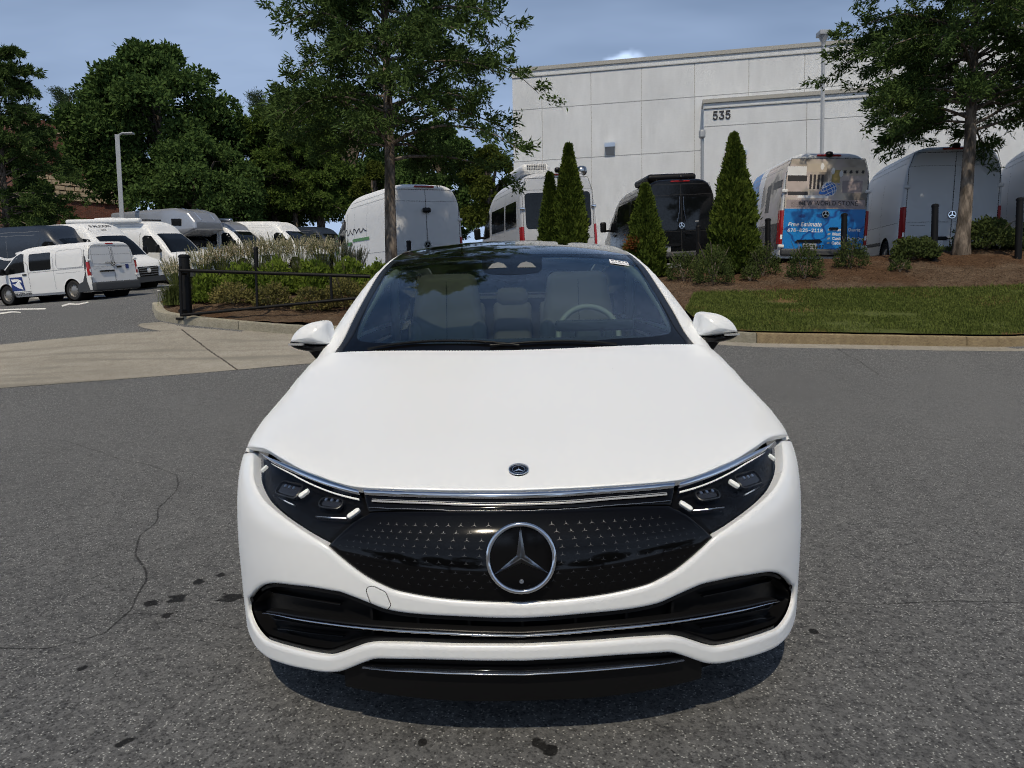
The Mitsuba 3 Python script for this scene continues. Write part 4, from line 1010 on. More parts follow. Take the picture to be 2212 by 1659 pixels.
def make_van(name, label, place, V=V_HIGH, paint='v_white', roofp=None, group=None, rear_windows=False, side_windows=False, moulding=True, grille='m_black_satin', cat_='van', hinges='v_white', rim='v_rim', cargo_lines=True, plate=False):
    k = thing(name, label, cat_, group, place); L, H = V.L, V.H; big = V is not V_SMALL
    P = lambda n, key, fn, b, sm=False, **kw: part(k, n, V.get(key, fn, sm), b, **kw)
    P('body', 'body', V.body, paint, 32)
    van_wheel(V, k, k, rim)
    P('underside', 'under', lambda: box((0, L / 2, V.zb + .03), (1.5, L - .5, .16)), 'm_black_matte')
    ez = 1.30 if name == 'wrapped_van' else 1.20
    if big:
        ws = lambda: panel(sg.Polygon([(-.80, L - 1.0), (.80, L - 1.0), (.74, L - 1.35), (.66, L - 1.84), (-.66, L - 1.84), (-.74, L - 1.35)]).buffer(.03), V.topf(), .12, skirt=0)
        fw = lambda s_: (lambda: panel(sg.Polygon([(L - 2.42, 1.36), (L - 2.45, 1.98), (L - 2.30, 2.08), (L - 1.98, 2.05), (L - 1.62, 1.72), (L - 1.33, 1.40), (L - 1.5, 1.34)]), V.side(s_), .12, skirt=0))
        door = (L - 2.62, L - 1.28)
    else:
        ws = lambda: panel(sg.Polygon([(-.76, 4.12), (.76, 4.12), (.66, 3.42), (-.66, 3.42)]).buffer(.02), V.topf(), .1, skirt=0)
        fw = lambda s_: (lambda: panel(sg.Polygon([(2.98, 1.07), (3.0, 1.66), (3.16, 1.70), (3.42, 1.62), (3.80, 1.30), (4.12, 1.06), (3.85, 1.03)]), V.side(s_), .1, skirt=0))
        door = (2.82, 3.98)
    P('windscreen', 'ws', ws, 'v_glass', True)
    for s_ in (-1, 1):
        P('front_window', ('fw', s_), fw(s_), 'v_glass', True)
        sm = lambda s_=s_: cat([panel(sg.LineString(c).buffer(.006), V.side(s_, .003), .15, skirt=0) for c in ([(door[0], .5), (door[0], H - .62), (door[0] + .1, H - .5)], [(door[0], .5), (door[1] - .25, .42)] if big else [(door[0], .42), (door[1] - .3, .40)], [(door[1], .95), (door[1] - .06, .6), (door[1] - .25, .45)])])
        P('door_seam', ('seam', s_), sm, 'v_seam')
        P('door_handle', ('dh', s_), lambda s_=s_: panel(rrect(.19, .05, .02, door[0] + .18, 1.18 if big else .98), V.side(s_, .03), .1, skirt=.03), 'm_black_satin')
        P('door_mirror', ('dm', s_), lambda s_=s_: cat([rbox((s_ * (float(V.w(L - 1.5)) + .17), door[1] - .12, 1.52 if big else 1.12), (.20, .12, .34 if big else .22), .05), rbox((s_ * (float(V.w(L - 1.5)) + .03), door[1] - .12, 1.40 if big else 1.05), (.16, .08, .06), .02)]), 'm_black_satin', 40)
        if moulding: P('side_moulding', ('mo', s_), lambda s_=s_: cat([panel(sg.box(a, .60, b, .68), V.side(s_, .012), .2, skirt=.012) for a, b in ((V.axles[0] + .45, door[0] - .02), (door[0] + .02, V.axles[1] - .46))]), 'v_grey_plastic')
        if cargo_lines:
            def cl(s_=s_):
                z1 = H - .36
                ls = [[(.25, z1), (L - 2.8, z1)], [(.25, H - .22), (L - 2.6, H - .24)], [(.25, 1.05), (door[0] - .03, 1.05)], [(1.75, .45), (1.75, z1)], [(2.9, .45), (2.9, z1)]] if big else [[(.1, 1.06), (door[0], 1.03)], [(.4, .93), (1.5, .93)], [(1.62, .42), (1.62, 1.72)]]
                return cat([panel(sg.LineString(c).buffer(.005), V.side(s_, .003), .3, skirt=0) for c in ls])
            P('panel_crease', ('cl', s_), cl, 'v_seam' if paint == 'v_black' else 'v_crease')
        if side_windows:
            for j, (a, b) in enumerate(((.45, 1.62), (1.72, 2.74)) if not big else ((.42, 1.65), (1.82, 3.45))):
                if big or (s_, j) != (9, 9):
                    if big or j == 1: P('side_window', ('sw', s_, j), lambda s_=s_, a=a, b=b: panel(rrect(b - a, .62 if big else .56, .06, (a + b) / 2, 1.73 if big else 1.37), V.side(s_, .006), .15, skirt=.004), 'v_glass', True)
    # nose
    yg = lambda xs, zs_: None
    def nose(poly, off):
        def f(uv):
            x, z = uv[:, 0], uv[:, 1]; yy = np.linspace(L - 1.0, L, 400); zt = V.zt(yy); wd = V.w(yy)
            y_top = np.interp(-z, -zt, yy); y_w = np.interp(-np.abs(x) / .985, -wd, yy)
            y = np.minimum(np.where(z < zt[-1], L, y_top), y_w) ; N = np.stack([x * .25, 0 * x + 1, 0 * x + .12], -1); N /= np.linalg.norm(N, axis=1, keepdims=True)
            return np.stack([x, y, z], -1) + N * off, N
        return panel(poly, f, .06, skirt=.03, off=0)
    gz = (.88, .62) if big else (.78, .60)
    P('grille', 'grille', lambda: nose(sg.Polygon([(-.44, gz[0]), (.44, gz[0]), (.40, gz[1] - .08), (-.40, gz[1] - .08)]).buffer(.03), .02), grille)
    P('grille_bar', 'gbar', lambda: cat([nose(sg.box(-.43, z, .43, z + .02), .032) for z in np.linspace(gz[1] - .04, gz[0] - .03, 4)]), 'v_crease')
    P('front_emblem', 'femb', lambda: lathe([(.001, .02), (.085, .02), (.1, 0)], 20, 'y').apply_translation([0, L + .02, (gz[0] + gz[1]) / 2]), 'm_chrome')
    P('front_bumper', 'fb', lambda: nose(sg.box(-.80, V.zb, .80, gz[1] - .10).difference(sg.box(-.1, .2, .1, .25)), .03), 'v_grey_plastic')
    for s_ in (-1, 1): P('headlight', ('hl', s_), lambda s_=s_: nose(affinity.scale(sg.Polygon([(.48, .74), (.72, .80), (.80, .96), (.70, .95), (.50, .88)]), s_, .95, origin=(0, .8)), .025), 'm_steel')
    # tail
    P('door_gap', 'gap', lambda: cat([panel(sg.LineString(c).buffer(.006), V.rear(.004), .3, skirt=0) for c in ([(.02, .50), (.02, H - .17)], [(-.90, .5), (-.90, H - .5), (-.80, H - .17), (.80, H - .17), (.90, H - .5), (.90, .5), (-.90, .5)])]), 'v_seam')
    P('door_crease', 'dcr', lambda: cat([panel(sg.LineString(c).buffer(.004), V.rear(.003), .3, skirt=0) for c in ([(-.88, 1.05), (-.03, 1.05)], [(.06, 1.05), (.88, 1.05)], [(-.86, H - .45), (.86, H - .45)], [(-.80, .98), (-.5, .98)])]), 'v_seam' if paint == 'v_black' else 'v_crease')
    zl = (.62, 1.38) if big else (.78, 1.22)
    for s_ in (-1, 1):
        P('tail_light', ('tl', s_), lambda s_=s_: cat([panel(sg.box(-.955 if s_ < 0 else .905, zl[0], -.905 if s_ < 0 else .955, zl[1]), V.rear(.018), .2, skirt=.02), panel(sg.box(.0, zl[0], .10, zl[1]), V.side(s_, .012), .2, skirt=.012)]), 'v_red')
        P('reversing_light', ('rl', s_), lambda s_=s_: panel(rrect(.045, .10, .01, s_ * .93, zl[0] + .16), V.rear(.02), .2, skirt=.02), 'm_lamp_white')
        for z in (zl[0] - .05, H * .67): P('hinge', ('hg', s_, z), lambda s_=s_, z=z: rbox((s_ * .915, V.lean * max(0, z - 1) / 1.7 - .02, z), (.13, .05, .075), .02), hinges, 40)
        if rear_windows: P('rear_window', ('rw', s_), lambda s_=s_: panel(rrect(.76, .86 if big else .60, .09, s_ * .46, (H - .95) if big else 1.42), V.rear(.005), .2, skirt=.004), 'v_glass', True)
    P('rear_bumper', 'rb', lambda: cat([rbox((0, -.03, .44), (1.86, .14, .16), .04), rbox((0, -.08, .40), (1.2, .14, .03), .012)]) if big else cat([rbox((0, -.02, .40), (1.84, .20, .30), .06)] + [panel(sg.Polygon([(0, .26), (.62, .26), (.62, .50), (.34, .60), (.2, .86), (.16, 1.75), (0, 1.75)]), V.side(s_, .006), .2, skirt=0) for s_ in (-1, 1)]), 'v_grey_plastic', 40)
    P('rear_handle', 'rh', lambda: cat([panel(sg.Polygon([(-.62, .66), (-.56, .72), (-.08, .74), (-.01, .69), (-.06, .66)]), V.rear(.03), .2, skirt=.03), panel(rrect(.20, .05, .024, .22, .985), V.rear(.035), .2, skirt=.03)]) if big else cat([panel(rrect(.56, .05, .02, -.28, .90), V.rear(.03), .2, skirt=.03), panel(rrect(.18, .06, .02, .22, 1.02), V.rear(.03), .2, skirt=.03)]), 'm_black_satin')
    P('rear_emblem', ('remb', ez), lambda: cat([panel(sg.Point(.02, ez if big else 1.13).buffer(.085), V.rear(.018), .2, skirt=.018)]), 'm_black_gloss')
    P('rear_emblem_star', ('remb2', ez), lambda: panel(shapely.union_all([sg.LineString([(.02, ez if big else 1.13), (.02 + .07 * math.cos(q), (ez if big else 1.13) + .07 * math.sin(q))]).buffer(.010, cap_style=2) for q in (math.pi / 2, math.pi * 7 / 6, math.pi * 11 / 6)] + [sg.Point(.02, ez if big else 1.13).buffer(.078).difference(sg.Point(.02, ez if big else 1.13).buffer(.066))]), V.rear(.021), .2, skirt=0), 'm_chrome')
    P('brake_light', 'bl3', lambda: rbox((0, V.lean - .02 if big else .04, H - .10), (.52 if big else .3, .05, .04), .015), 'v_red', 40)
    return k


RP = lambda k, V, n, poly, b, off=.005, **kw: part(k, n, panel(poly, V.rear(off), .15, skirt=.003), b, **kw)
SP = lambda k, V, s_, n, poly, b, off=.005, **kw: part(k, n, panel(poly, V.side(s_, off), .15, skirt=.003), b, **kw)
ROW = 'vans parked in a row behind the planted bank'

# --- the row on the right, tails towards the camera
p = at(926, 560, 18.7); k1 = make_van('cargo_van', 'white high-roof cargo van behind the left tree trunk, lettering and green boxes on its side', place_van(p[0], p[1], -28), group=ROW, moulding=False)
part(k1, 'camera', rbox((.02, -.02, 2.03), (.20, .10, .12), .03), 'm_black_satin', 40)
for y0, z0, w_, h_, b in ((5.0, 1.62, .42, .28, 'v_green'), (5.0, 1.22, .42, .26, 'v_green'), (3.7, 1.36, .5, .10, 'v_green'), (2.6, 1.44, 1.5, .08, 'v_green'), (5.0, 1.36, .42, .10, 'm_label_white')):
    SP(k1, V_HIGH, -1, 'decal', rrect(w_, h_, .01, y0 - .3, z0), b)
tt = np.linspace(0, 1, 40); sq = np.stack([4.2 - 2.4 * tt + .05 * np.sin(tt * 50), 1.68 + .10 * np.sin(tt * 37) * (1 - .6 * tt)], -1)
SP(k1, V_HIGH, -1, 'script_lettering', sg.LineString(sq).buffer(.014), 'm_ink')
SP(k1, V_HIGH, -1, 'script_lettering', sg.LineString([(4.3, 2.0), (4.42, 1.85), (4.36, 1.66), (4.3, 1.52)]).buffer(.02), 'm_ink')
part(k1, 'lettering', sidetext(V_HIGH, -1, '404-4..-5080', .17, 3.6, .72, bold=True), 'm_ink')
part(k1, 'lettering', sidetext(V_HIGH, -1, 'www.', .12, 3.0, .95), 'm_ink')
SP(k1, V_HIGH, -1, 'sliding_door_seam', sg.LineString([(5.35, .55), (5.4, 2.2)]).buffer(.02), 'm_label_white')

p = at(1214, 580, 18.6); k2 = make_van('camper_van', 'silver camper van with dark windows and a white roof air conditioner, behind the paired conifers', place_van(p[0], p[1], -13), V=V_HIGH, paint='v_pale_silver', group=ROW, rear_windows=True, side_windows=True, hinges='m_chrome', cat_='camper van')
ac = part(k2, 'air_conditioner', rbox((-.42, 1.1, 2.80), (.72, 1.5, .26), .09), 'v_white', 40)
part(ac, 'vent_grid', cat([box((-.42 + .045 * i - .22, .345, 2.78 + .035 * j), (.032, .006, .018)) for i in range(11) for j in range(4)]), 'v_grey_plastic', kind='stuff')
part(k2, 'awning', rbox((.78, 2.4, 2.72), (.26, 4.2, .24), .09), 'm_steel', 40)
part(k2, 'rear_camera', rbox((.02, .0, 2.70), (.15, .14, .13), .05), 'm_black_satin', 40)
part(k2, 'lettering', reartext(V_HIGH, 'COACH', .07, .42, 1.08), 'm_ink')

p = at(1472, 583, 20.2); k3 = make_van('passenger_van', 'glossy black van with a dark roof unit, between two tall conifers', place_van(p[0], p[1], -4), V=V_LOW, paint='v_black', group=ROW, rear_windows=True, side_windows=True, hinges='v_black')
part(k3, 'roof_unit', rbox((-.1, 1.2, 2.52), (1.35, 1.6, .20), .08), 'm_black_satin', 40)
part(k3, 'rear_camera', rbox((.02, .0, 2.46), (.14, .12, .12), .05), 'm_black_satin', 40)
for s_ in (-1, 1): part(k3, 'grab_strap', tube(np.array([(s_ * .05 + .02, -.02, 1.95), (s_ * .06 + .02, -.03, 1.6), (s_ * .12 + .02, -.02, 1.3)]), .008, 6), 'm_steel')
RP(k3, V_LOW, 'plate_light', rrect(.10, .03, .01, .45, 1.30), 'm_label_white')
RP(k3, V_LOW, 'number_plate', rrect(.34, .16, .01, -.45, .60), 'm_lamp_grey')

def wrapart(p, n, uv):
    a = fbm(p.x * 3.5, p.y * 3.5, p.z * 3.5, 4); b = noise(p.x * 9, p.y * 9, p.z * 9); c = fbm(p.x * 1.4 + 8, p.y * 1.4, p.z * 1.8, 3)
    col = mix((.34, .27, .20), (.74, .68, .60), a * .6 + b * .4); col = mix(col, (.10, .085, .075), smoothstep(.54, .62, c) * .85)
    return mix(col, (.60, .50, .48), smoothstep(.45, .38, c) * .6)
M('v_wrap', {'type': 'twosided', 'b': {'type': 'principled', 'base_color': mikit.proc(wrapart), 'roughness': .3, 'clearcoat': .3, 'clearcoat_gloss': .5}})
M('v_wrap_blue', {'type': 'twosided', 'b': {'type': 'principled', 'base_color': mikit.proc(lambda p, n, uv: mix(mix((.006, .15, .50), (.012, .26, .66), fbm(p.x * 2, p.y * 2, p.z * 3, 3)), (.005, .06, .28), smoothstep(.035, .0, dr.abs(fbm(p.x * 1.6, p.y * 1.6, p.z * 2.2 + 5, 3) - .5)))), 'roughness': .3, 'clearcoat': .3, 'clearcoat_gloss': .5}})
pbr('v_tan', (.58, .50, .40), .4, two=True); pbr('v_gold', (.45, .34, .12), .4, two=True); pbr('v_mauve', (.36, .30, .30), .4, two=True); pbr('v_dark', (.05, .045, .045), .4, two=True)
p = at(1771, 588, 17.2); k4 = make_van('wrapped_van', 'van wrapped in beige pictures and blue, with a globe logo on its rear doors', place_van(p[0], p[1], 6), V=V_HIGH, paint='v_grey_white', group=ROW)
V = V_HIGH
RP(k4, V, 'wrap_picture', sg.Polygon([(-.89, 1.42), (.89, 1.42), (.89, 2.2), (.79, 2.52), (-.79, 2.52), (-.89, 2.2)]), 'v_wrap', .0045)
RP(k4, V, 'wrap_blue', sg.box(-.89, .51, .89, 1.42), 'v_wrap_blue', .005)
for pg, b in (((-.86, 2.03, -.44, 2.16), 'v_dark'), ((-.88, 2.16, -.46, 2.36), 'm_label_white'), ((-.84, 1.72, -.40, 1.80), 'v_dark'), ((-.62, 1.66, .05, 1.72), 'm_label_white'), ((-.86, 1.43, .86, 1.62), 'v_mauve'), ((.10, 2.0, .28, 2.28), 'v_gold'), ((.34, 1.78, .78, 2.05), 'v_mauve'), ((-.45, 2.24, -.02, 2.42), 'v_tan'), ((.30, 2.16, .82, 2.34), 'v_tan'), ((-.75, 1.46, -.45, 1.58), 'v_dark')):
    RP(k4, V, 'wrap_picture', sg.box(pg[0], pg[1], pg[2], pg[3]), b, .0055)
for i in range(4): RP(k4, V, 'wrap_picture', sg.box(-.38 + i * .085, 1.86, -.33 + i * .085, 2.18), 'v_dark', .0065)
for i in range(4): RP(k4, V, 'wrap_picture', rrect(.06, .07, .02, .38 + i * .13, 2.24), 'v_dark', .0065)
for x_, z_ in ((-.12, 2.36), (.12, 2.26), (.30, 2.20)): RP(k4, V, 'wrap_picture', affinity.scale(sg.Point(x_, z_).buffer(.05), .8, 1.5), 'm_label_white', .0065)
c = (.06, 1.86); RP(k4, V, 'globe_logo', sg.Point(c).buffer(.165), 'm_label_white', .0075); RP(k4, V, 'globe_logo', sg.Point(c).buffer(.155), 'v_blue', .0085)
RP(k4, V, 'globe_logo', affinity.rotate(shapely.union_all([affinity.scale(sg.Point(c).buffer(.155), q, 1).boundary.buffer(.006) for q in (.35, .75)] + [sg.LineString([(c[0] - .15, c[1] + d), (c[0] + .15, c[1] + d)]).buffer(.006) for d in (-.08, 0, .08)]).intersection(sg.Point(c).buffer(.155)), 25, origin=c), 'm_label_white', .0095)
el = affinity.rotate(affinity.scale(sg.Point(c).buffer(.24), 1, .33), 24, origin=c); RP(k4, V, 'globe_logo', el.difference(affinity.translate(affinity.scale(el, .93, .72), .02, .02)).difference(affinity.translate(sg.Point(c).buffer(.15), .03, .04)), 'v_blue', .0105)
for s_, h_, x_, z_, sl, b in (('NEW WORLD STONE', .095, -.58, 1.50, 0, 'm_ink'), ('Free Estimate', .085, -.80, 1.03, .22, 'm_label_white'), ('678-825-2118', .074, -.80, .90, 0, 'm_label_white'), ('Granite  Quartz', .062, .20, 1.06 - .13, 0, 'm_label_white'), ('Marble', .062, .20, .83, 0, 'm_label_white'), ('Custom Built-Ins', .062, .20, .73, 0, 'm_label_white'), ('Cabinets', .062, .20, .63, 0, 'm_label_white')):
    part(k4, 'lettering', reartext(V, s_, h_, x_, z_, .007, bold=h_ < .09 or '-8' in s_, slant=sl), b)
for z_ in (.96, .86, .76, .66): RP(k4, V, 'list_bullet', affinity.rotate(affinity.scale(sg.Point(.13, z_).buffer(.035), 1, .6), 25), 'm_lamp_grey', .007)
RP(k4, V, 'number_plate', rrect(.30, .15, .015, -.28, .575), 'm_lamp_grey', .012); part(k4, 'lettering', reartext(V, 'CSC5682', .07, -.41, .54, .016, True), 'm_ink')
part(k4, 'rear_camera', rbox((.0, .03, 2.62), (.17, .15, .13), .06), 'm_black_satin', 40)
SP(k4, V, -1, 'wrap_blue', sg.Polygon([(2.0, .5), (2.4, .5), (3.0, 2.5), (2.6, 2.52)]).union(sg.box(2.4, .6, 4.6, 2.5)), 'v_wrap_blue', .0045)
SP(k4, V, -1, 'wrap_picture', sg.box(.05, 1.1, 2.0, 2.52), 'v_wrap', .0042); SP(k4, V, -1, 'wrap_picture', sg.Polygon([(2.0, 1.1), (2.25, 1.1), (2.65, 2.5), (2.0, 2.5)]), 'm_label_white', .0046)
SP(k4, V, -1, 'wrap_picture', sg.box(.1, 1.9, .9, 2.08), 'v_dark', .006); SP(k4, V, -1, 'wrap_picture', sg.box(1.1, 1.4, 1.5, 2.05), 'v_dark', .006); SP(k4, V, -1, 'wrap_picture', sg.box(.05, .5, 2.0, 1.1), 'v_dark', .0045)

p = at(2044, 588, 16.4); k5 = make_van('cargo_van', 'plain silvery white cargo van behind the right tree trunk, dappled with leaf shade', place_van(p[0], p[1], 13), paint='v_grey_white', group=ROW, moulding=True, hinges='v_grey_white')
RP(k5, V_HIGH, 'number_plate', rrect(.32, .16, .01, -.28, .58), 'm_label_white', .01)
part(k5, 'roof_marker', rbox((.0, .05, 2.66), (.16, .16, .12), .05), 'm_black_satin', 40)
p = at(2100, 575, 20.0); k6 = make_van('cargo_van', 'plain silvery white cargo van cut by the right edge of the view', place_van(p[0] + .9, p[1], 17, front=True), paint='v_grey_white', group=ROW, moulding=True, hinges='v_grey_white')

# --- the row on the left, noses to the right
ROWL = 'vans parked in the car park on the left'
kN = make_van('delivery_van', 'dark navy high-roof delivery van with a white smile arrow, at the left edge', place_van(*at(262, 640, 29.3)[:2], 106, front=True, V=V_LONG), V=V_LONG, paint='v_navy', group=ROWL)
sm_ = np.stack([np.linspace(0, 1.25, 24), .16 * (np.linspace(-1, 1, 24) ** 2)], -1)
arw = sg.LineString(sm_).buffer(.045).intersection(sg.box(-.1, -.2, 1.3, .3)).union(sg.Polygon([(1.02, .24), (1.30, .30), (1.36, .02), (1.30, .02), (1.24, .2), (1.03, .17)]))
part(kN, 'smile_arrow', sidetext(V_LONG, 1, extr(arw, .004), .1, 2.3, 1.45), 'm_label_white')
kF = make_van('cargo_van', 'white cargo van with a bird logo and FALCON lettering above its windscreen', place_van(*at(327, 626, 30.0)[:2], 114, front=True), group=ROWL, grille='m_black_gloss')
def topart(V, t, x0, y0, sc=1.0):
    v = t.vertices.copy(); P, N = V.topf(.006)(np.stack([x0 - v[:, 0], y0 - v[:, 1] * sc], -1)); t.vertices = P + N * v[:, 2:3]; return t
part(kF, 'lettering', topart(V_HIGH, text('FALCON', .17, .003, True), .55, V_HIGH.L - 2.25), 'v_grey_plastic'); part(kF, 'lettering', topart(V_HIGH, text('404-555-0192', .07, .003) if False else text('www', .07, .003), .2, V_HIGH.L - 2.10), 'v_grey_plastic')
part(kF, 'bird_logo', topart(V_HIGH, extr(sg.Polygon([(0, 0), (.12, .10), (.30, .04), (.22, -.02), (.28, -.10), (.12, -.05)]), .003), .92, V_HIGH.L - 2.22), 'm_ink')
kC = make_van('camper_van', 'big white camper van with a long roof awning, behind the small postal van', place_van(*at(446, 618, 33.0)[:2], 112, front=True, V=V_LONG), V=V_LONG, group=ROWL, side_windows=True, moulding=False, cat_='camper van', rim='m_chrome')
part(kC, 'awning', rbox((.92, 2.35, 2.72), (.26, 4.5, .22), .08), 'v_white', 40)
part(kC, 'roof_vent', rbox((-.1, 1.6, 2.80), (.8, 1.2, .20), .07), 'v_white', 40); part(kC, 'solar_panel', rbox((-.2, 3.4, 2.76), (1.0, 1.4, .06), .02), 'm_black_gloss')
kR = make_van('motorhome', 'silver motorhome with a rounded sleeping pod over its cab', place_van(*at(478, 606, 39.0)[:2], 112, front=True), group=ROWL, V=V_LOW, moulding=False, cat_='motorhome')
pod = m3.Manifold.batch_hull([m3.Manifold.sphere(.16, 12).translate(q) for q in [(s_ * .95, 4.7 - 0, 2.30) for s_ in (-1, 1)] + [(s_ * .86, 5.55, 2.36) for s_ in (-1, 1)] + [(s_ * .82, 5.5, 2.62) for s_ in (-1, 1)] + [(s_ * .84, 5.15, 2.98) for s_ in (-1, 1)] + [(s_ * .90, 4.4, 3.18) for s_ in (-1, 1)] + [(s_ * .95, 2.0, 3.02) for s_ in (-1, 1)] + [(s_ * 1.0, 2.0, 1.1) for s_ in (-1, 1)] + [(s_ * 1.0, .1, 1.1) for s_ in (-1, 1)] + [(s_ * .95, .1, 2.95) for s_ in (-1, 1)]] )
pod = pod - m3.Manifold.cube([3, 2, 1.19]).translate([-1.5, 4.0 - 1.2, .95])
pk = part(kR, 'sleeping_pod', m3mesh(pod), 'v_silver', 50)
for s_ in (-1, 1): part(pk, 'window', rbox((s_ * 1.10, 4.55, 2.62), (.05, .62, .36), .02), 'v_glass')
part(pk, 'chrome_stripe', tube(np.array([(-.5, 4.4, 3.34), (-.5, 5.2, 3.13), (-.48, 5.62, 2.74)]), .02, 6), 'm_chrome'); part(pk, 'chrome_stripe', tube(np.array([(.5, 4.4, 3.34), (.5, 5.2, 3.13), (.48, 5.62, 2.74)]), .02, 6), 'm_chrome')
kS = make_van('camper_van', 'white camper van with a grey roof cap and side awning, beside the silver motorhome', place_van(*at(588, 600, 40.5)[:2], 112, front=True), group=ROWL, side_windows=True, moulding=False, cat_='camper van')
part(kS, 'awning', rbox((.92, 2.35, 2.72), (.26, 4.3, .22), .08), 'm_steel', 40); part(kS, 'roof_cap', panel(sg.box(-.72, V_HIGH.L - 3.0, .72, V_HIGH.L - 1.95), V_HIGH.topf(.006), .1, skirt=0), 'v_silver', True)
make_van('cargo_van', 'plain white cargo van, rightmost of the row on the left', place_van(*at(697, 596, 42)[:2], 112, front=True), group=ROWL, moulding=False)
make_van('cargo_van', 'dark van half hidden behind the tall grass plumes', place_van(*at(765, 588, 46)[:2], 120, front=True), group=ROWL, V=V_LOW, paint='v_navy')

# --- the small postal van
kU = make_van('postal_van', 'small white postal van with a blue eagle badge, in front of the left row', place_van(*at(256, 640, 25.4)[:2], -69, V=V_SMALL), V=V_SMALL, moulding=False, side_windows=True, plate=True)
V = V_SMALL
ul = sg.Polygon([(0, 0), (.62, 0), (.56, .46), (-.06, .46)])
part(kU, 'eagle_badge', sidetext(V, -1, extr(ul, .002), .1, 3.72, .46), 'v_blue_dark')
eg = sg.Polygon([(.0, .40), (.34, .40), (.50, .34), (.52, .26), (.40, .30), (.54, .06), (.20, .24), (.36, .32), (.08, .30)]).union(sg.Polygon([(.04, .24), (.26, .22), (.58, .02), (.30, .10)]))
part(kU, 'eagle_badge', sidetext(V, -1, extr(eg, .003), .1, 3.72, .46, .009), 'm_label_white')
part(kU, 'lettering', sidetext(V, -1, 'www.usps.com', .10, 3.82, .30, bold=True), 'm_ink')
for s_ in (-1, 1): SP(kU, V, s_, 'panel_pressing', rrect(1.25, .60, .14, .85, 1.38).difference(rrect(1.23, .58, .13, .85, 1.38)), 'v_crease', .003)
for s_ in (-1, 1): RP(kU, V, 'door_pressing', rrect(.74, .56, .06, s_ * .42 + .01, 1.42).difference(rrect(.72, .54, .05, s_ * .42 + .01, 1.42)), 'v_crease', .004)
RP(kU, V, 'eagle_badge', rrect(.13, .15, .01, .55, 1.02), 'v_blue_dark', .006); part(kU, 'lettering', reartext(V, '0250842', .065, -.30, 1.13), 'v_grey_plastic')
# ------------------------------------------------------------------ buildings
def stucco(p, n, uv):
    a = fbm(p.x * .9, p.y * .9, p.z * .6, 4); b = noise(p.x * 22, p.y * 22, p.z * 22); c = fbm(p.x * 5, p.y * 5, p.z * .8, 3)
    return mi.Color3f(.59, .605, .615) * (.80 + .20 * a + .05 * b + .16 * c)
M('m_stucco', {'type': 'principled', 'base_color': mikit.proc(stucco), 'roughness': .9, 'specular': .25})
pbr('m_coping', (.32, .31, .28), .5, two=True); pbr('m_joint', (.42, .42, .41), .9, two=True)
A0 = at(1108, 300, 36.0)[:2]; FD = np.array([.98, -.199]); FN = np.array([-.199, -.98])
ZW = 2.5; zr = float(at(1110, 150, 36.0)[2])


def wall_pt(px, py, off=0.0):
    """The point of the long facade (moved out by off) seen at (px, py)."""
    d = FWD + (px - CX) / FR * RGT - (py - CY) / FR * UPV; o = A0 + FN * off
    t = ((o - EYE[:2]) @ FN) / (d[:2] @ FN); P = EYE + d * t; return float((P[:2] - o) @ FD), float(P[2])


def wbox(s0, s1, z0, z1, o0, o1):
    """A block on the facade: from s0 to s1 along it, o0 to o1 outwards."""
    v = []
    for s_ in (s0, s1):
        for o in (o0, o1):
            for z in (z0, z1): q = A0 + FD * s_ + FN * o; v.append((q[0], q[1], z))
    m = trimesh.Trimesh(v).convex_hull; return m


wb = thing('white_warehouse', 'large white concrete panel building with the number 535, behind the right row of vans', 'building')
part(wb, 'wall', wbox(.03, 42, ZW - 2, zr - .12, -24, -.035), 'm_joint')
colx = [wall_pt(x, 250)[0] for x in (1171, 1277, 1386, 1500, 1617, 1737)]
dc = np.mean(np.diff(colx)); cols = [0.0] + colx + [colx[-1] + dc * k for k in range(1, 5)]
rowz = [ZW - 2, wall_pt(1386, 333)[1], wall_pt(1386, 218)[1], zr - .42]
for a, b in zip(cols[:-1], cols[1:]):
    for z0, z1 in zip(rowz[:-1], rowz[1:]): part(wb, 'wall_panel', wbox(a + .014, b - .014, z0 + .014, z1 - .014, -.2, .0), 'm_stucco')
part(wb, 'parapet_band', wbox(.0, 42, zr - .38, zr - .17, -.2, .05), 'm_stucco'); part(wb, 'coping', wbox(-.06, 42.1, zr - .17, zr, -.4, .12), 'm_coping')
part(wb, 'coping_drip', wbox(.0, 42, zr - .42, zr - .38, -.2, .055), 'm_joint')
# front block with the number
s0 = wall_pt(1520, 260, .7)[0]; zf = wall_pt(1520, 217, .7)[1]; s1 = s0 + 26
part(wb, 'front_wall', wbox(s0 + .02, s1, ZW - 2, zf - .2, -.1, .66), 'm_joint')
zj = wall_pt(1700, 262, .7)[1]; sj = wall_pt(1742, 300, .7)[0]
for a, b in ((s0, sj), (sj, sj + dc * 2), (sj + dc * 2, sj + dc * 4), (sj + dc * 4, s1)):
    for z0, z1 in ((ZW - 2, zj), (zj, zf - .38)): part(wb, 'wall_panel', wbox(a + .014, b - .014, z0 + .014, z1 - .014, .0, .70), 'm_stucco')
part(wb, 'parapet_band', wbox(s0, s1, zf - .34, zf - .16, .0, .76), 'm_stucco'); part(wb, 'coping', wbox(s0 - .06, s1, zf - .16, zf, -.1, .86), 'm_coping'); part(wb, 'coping_drip', wbox(s0, s1, zf - .38, zf - .34, .0, .765), 'm_joint')
sn, zn = wall_pt(1538, 259, .7); hn = wall_pt(1538, 243, .7)[1] - zn
t = text('535', hn, .04, True); t.apply_scale([.95, 1.1, 1]); qn = A0 + FD * sn + FN * .70
t.apply_transform(mat4(np.stack([np.r_[FD, 0], [0, 0, 1], np.r_[FN, 0]], 1), (qn[0], qn[1], zn))); part(wb, 'house_number', t, 'm_ink', label='black number 535 on the white wall')
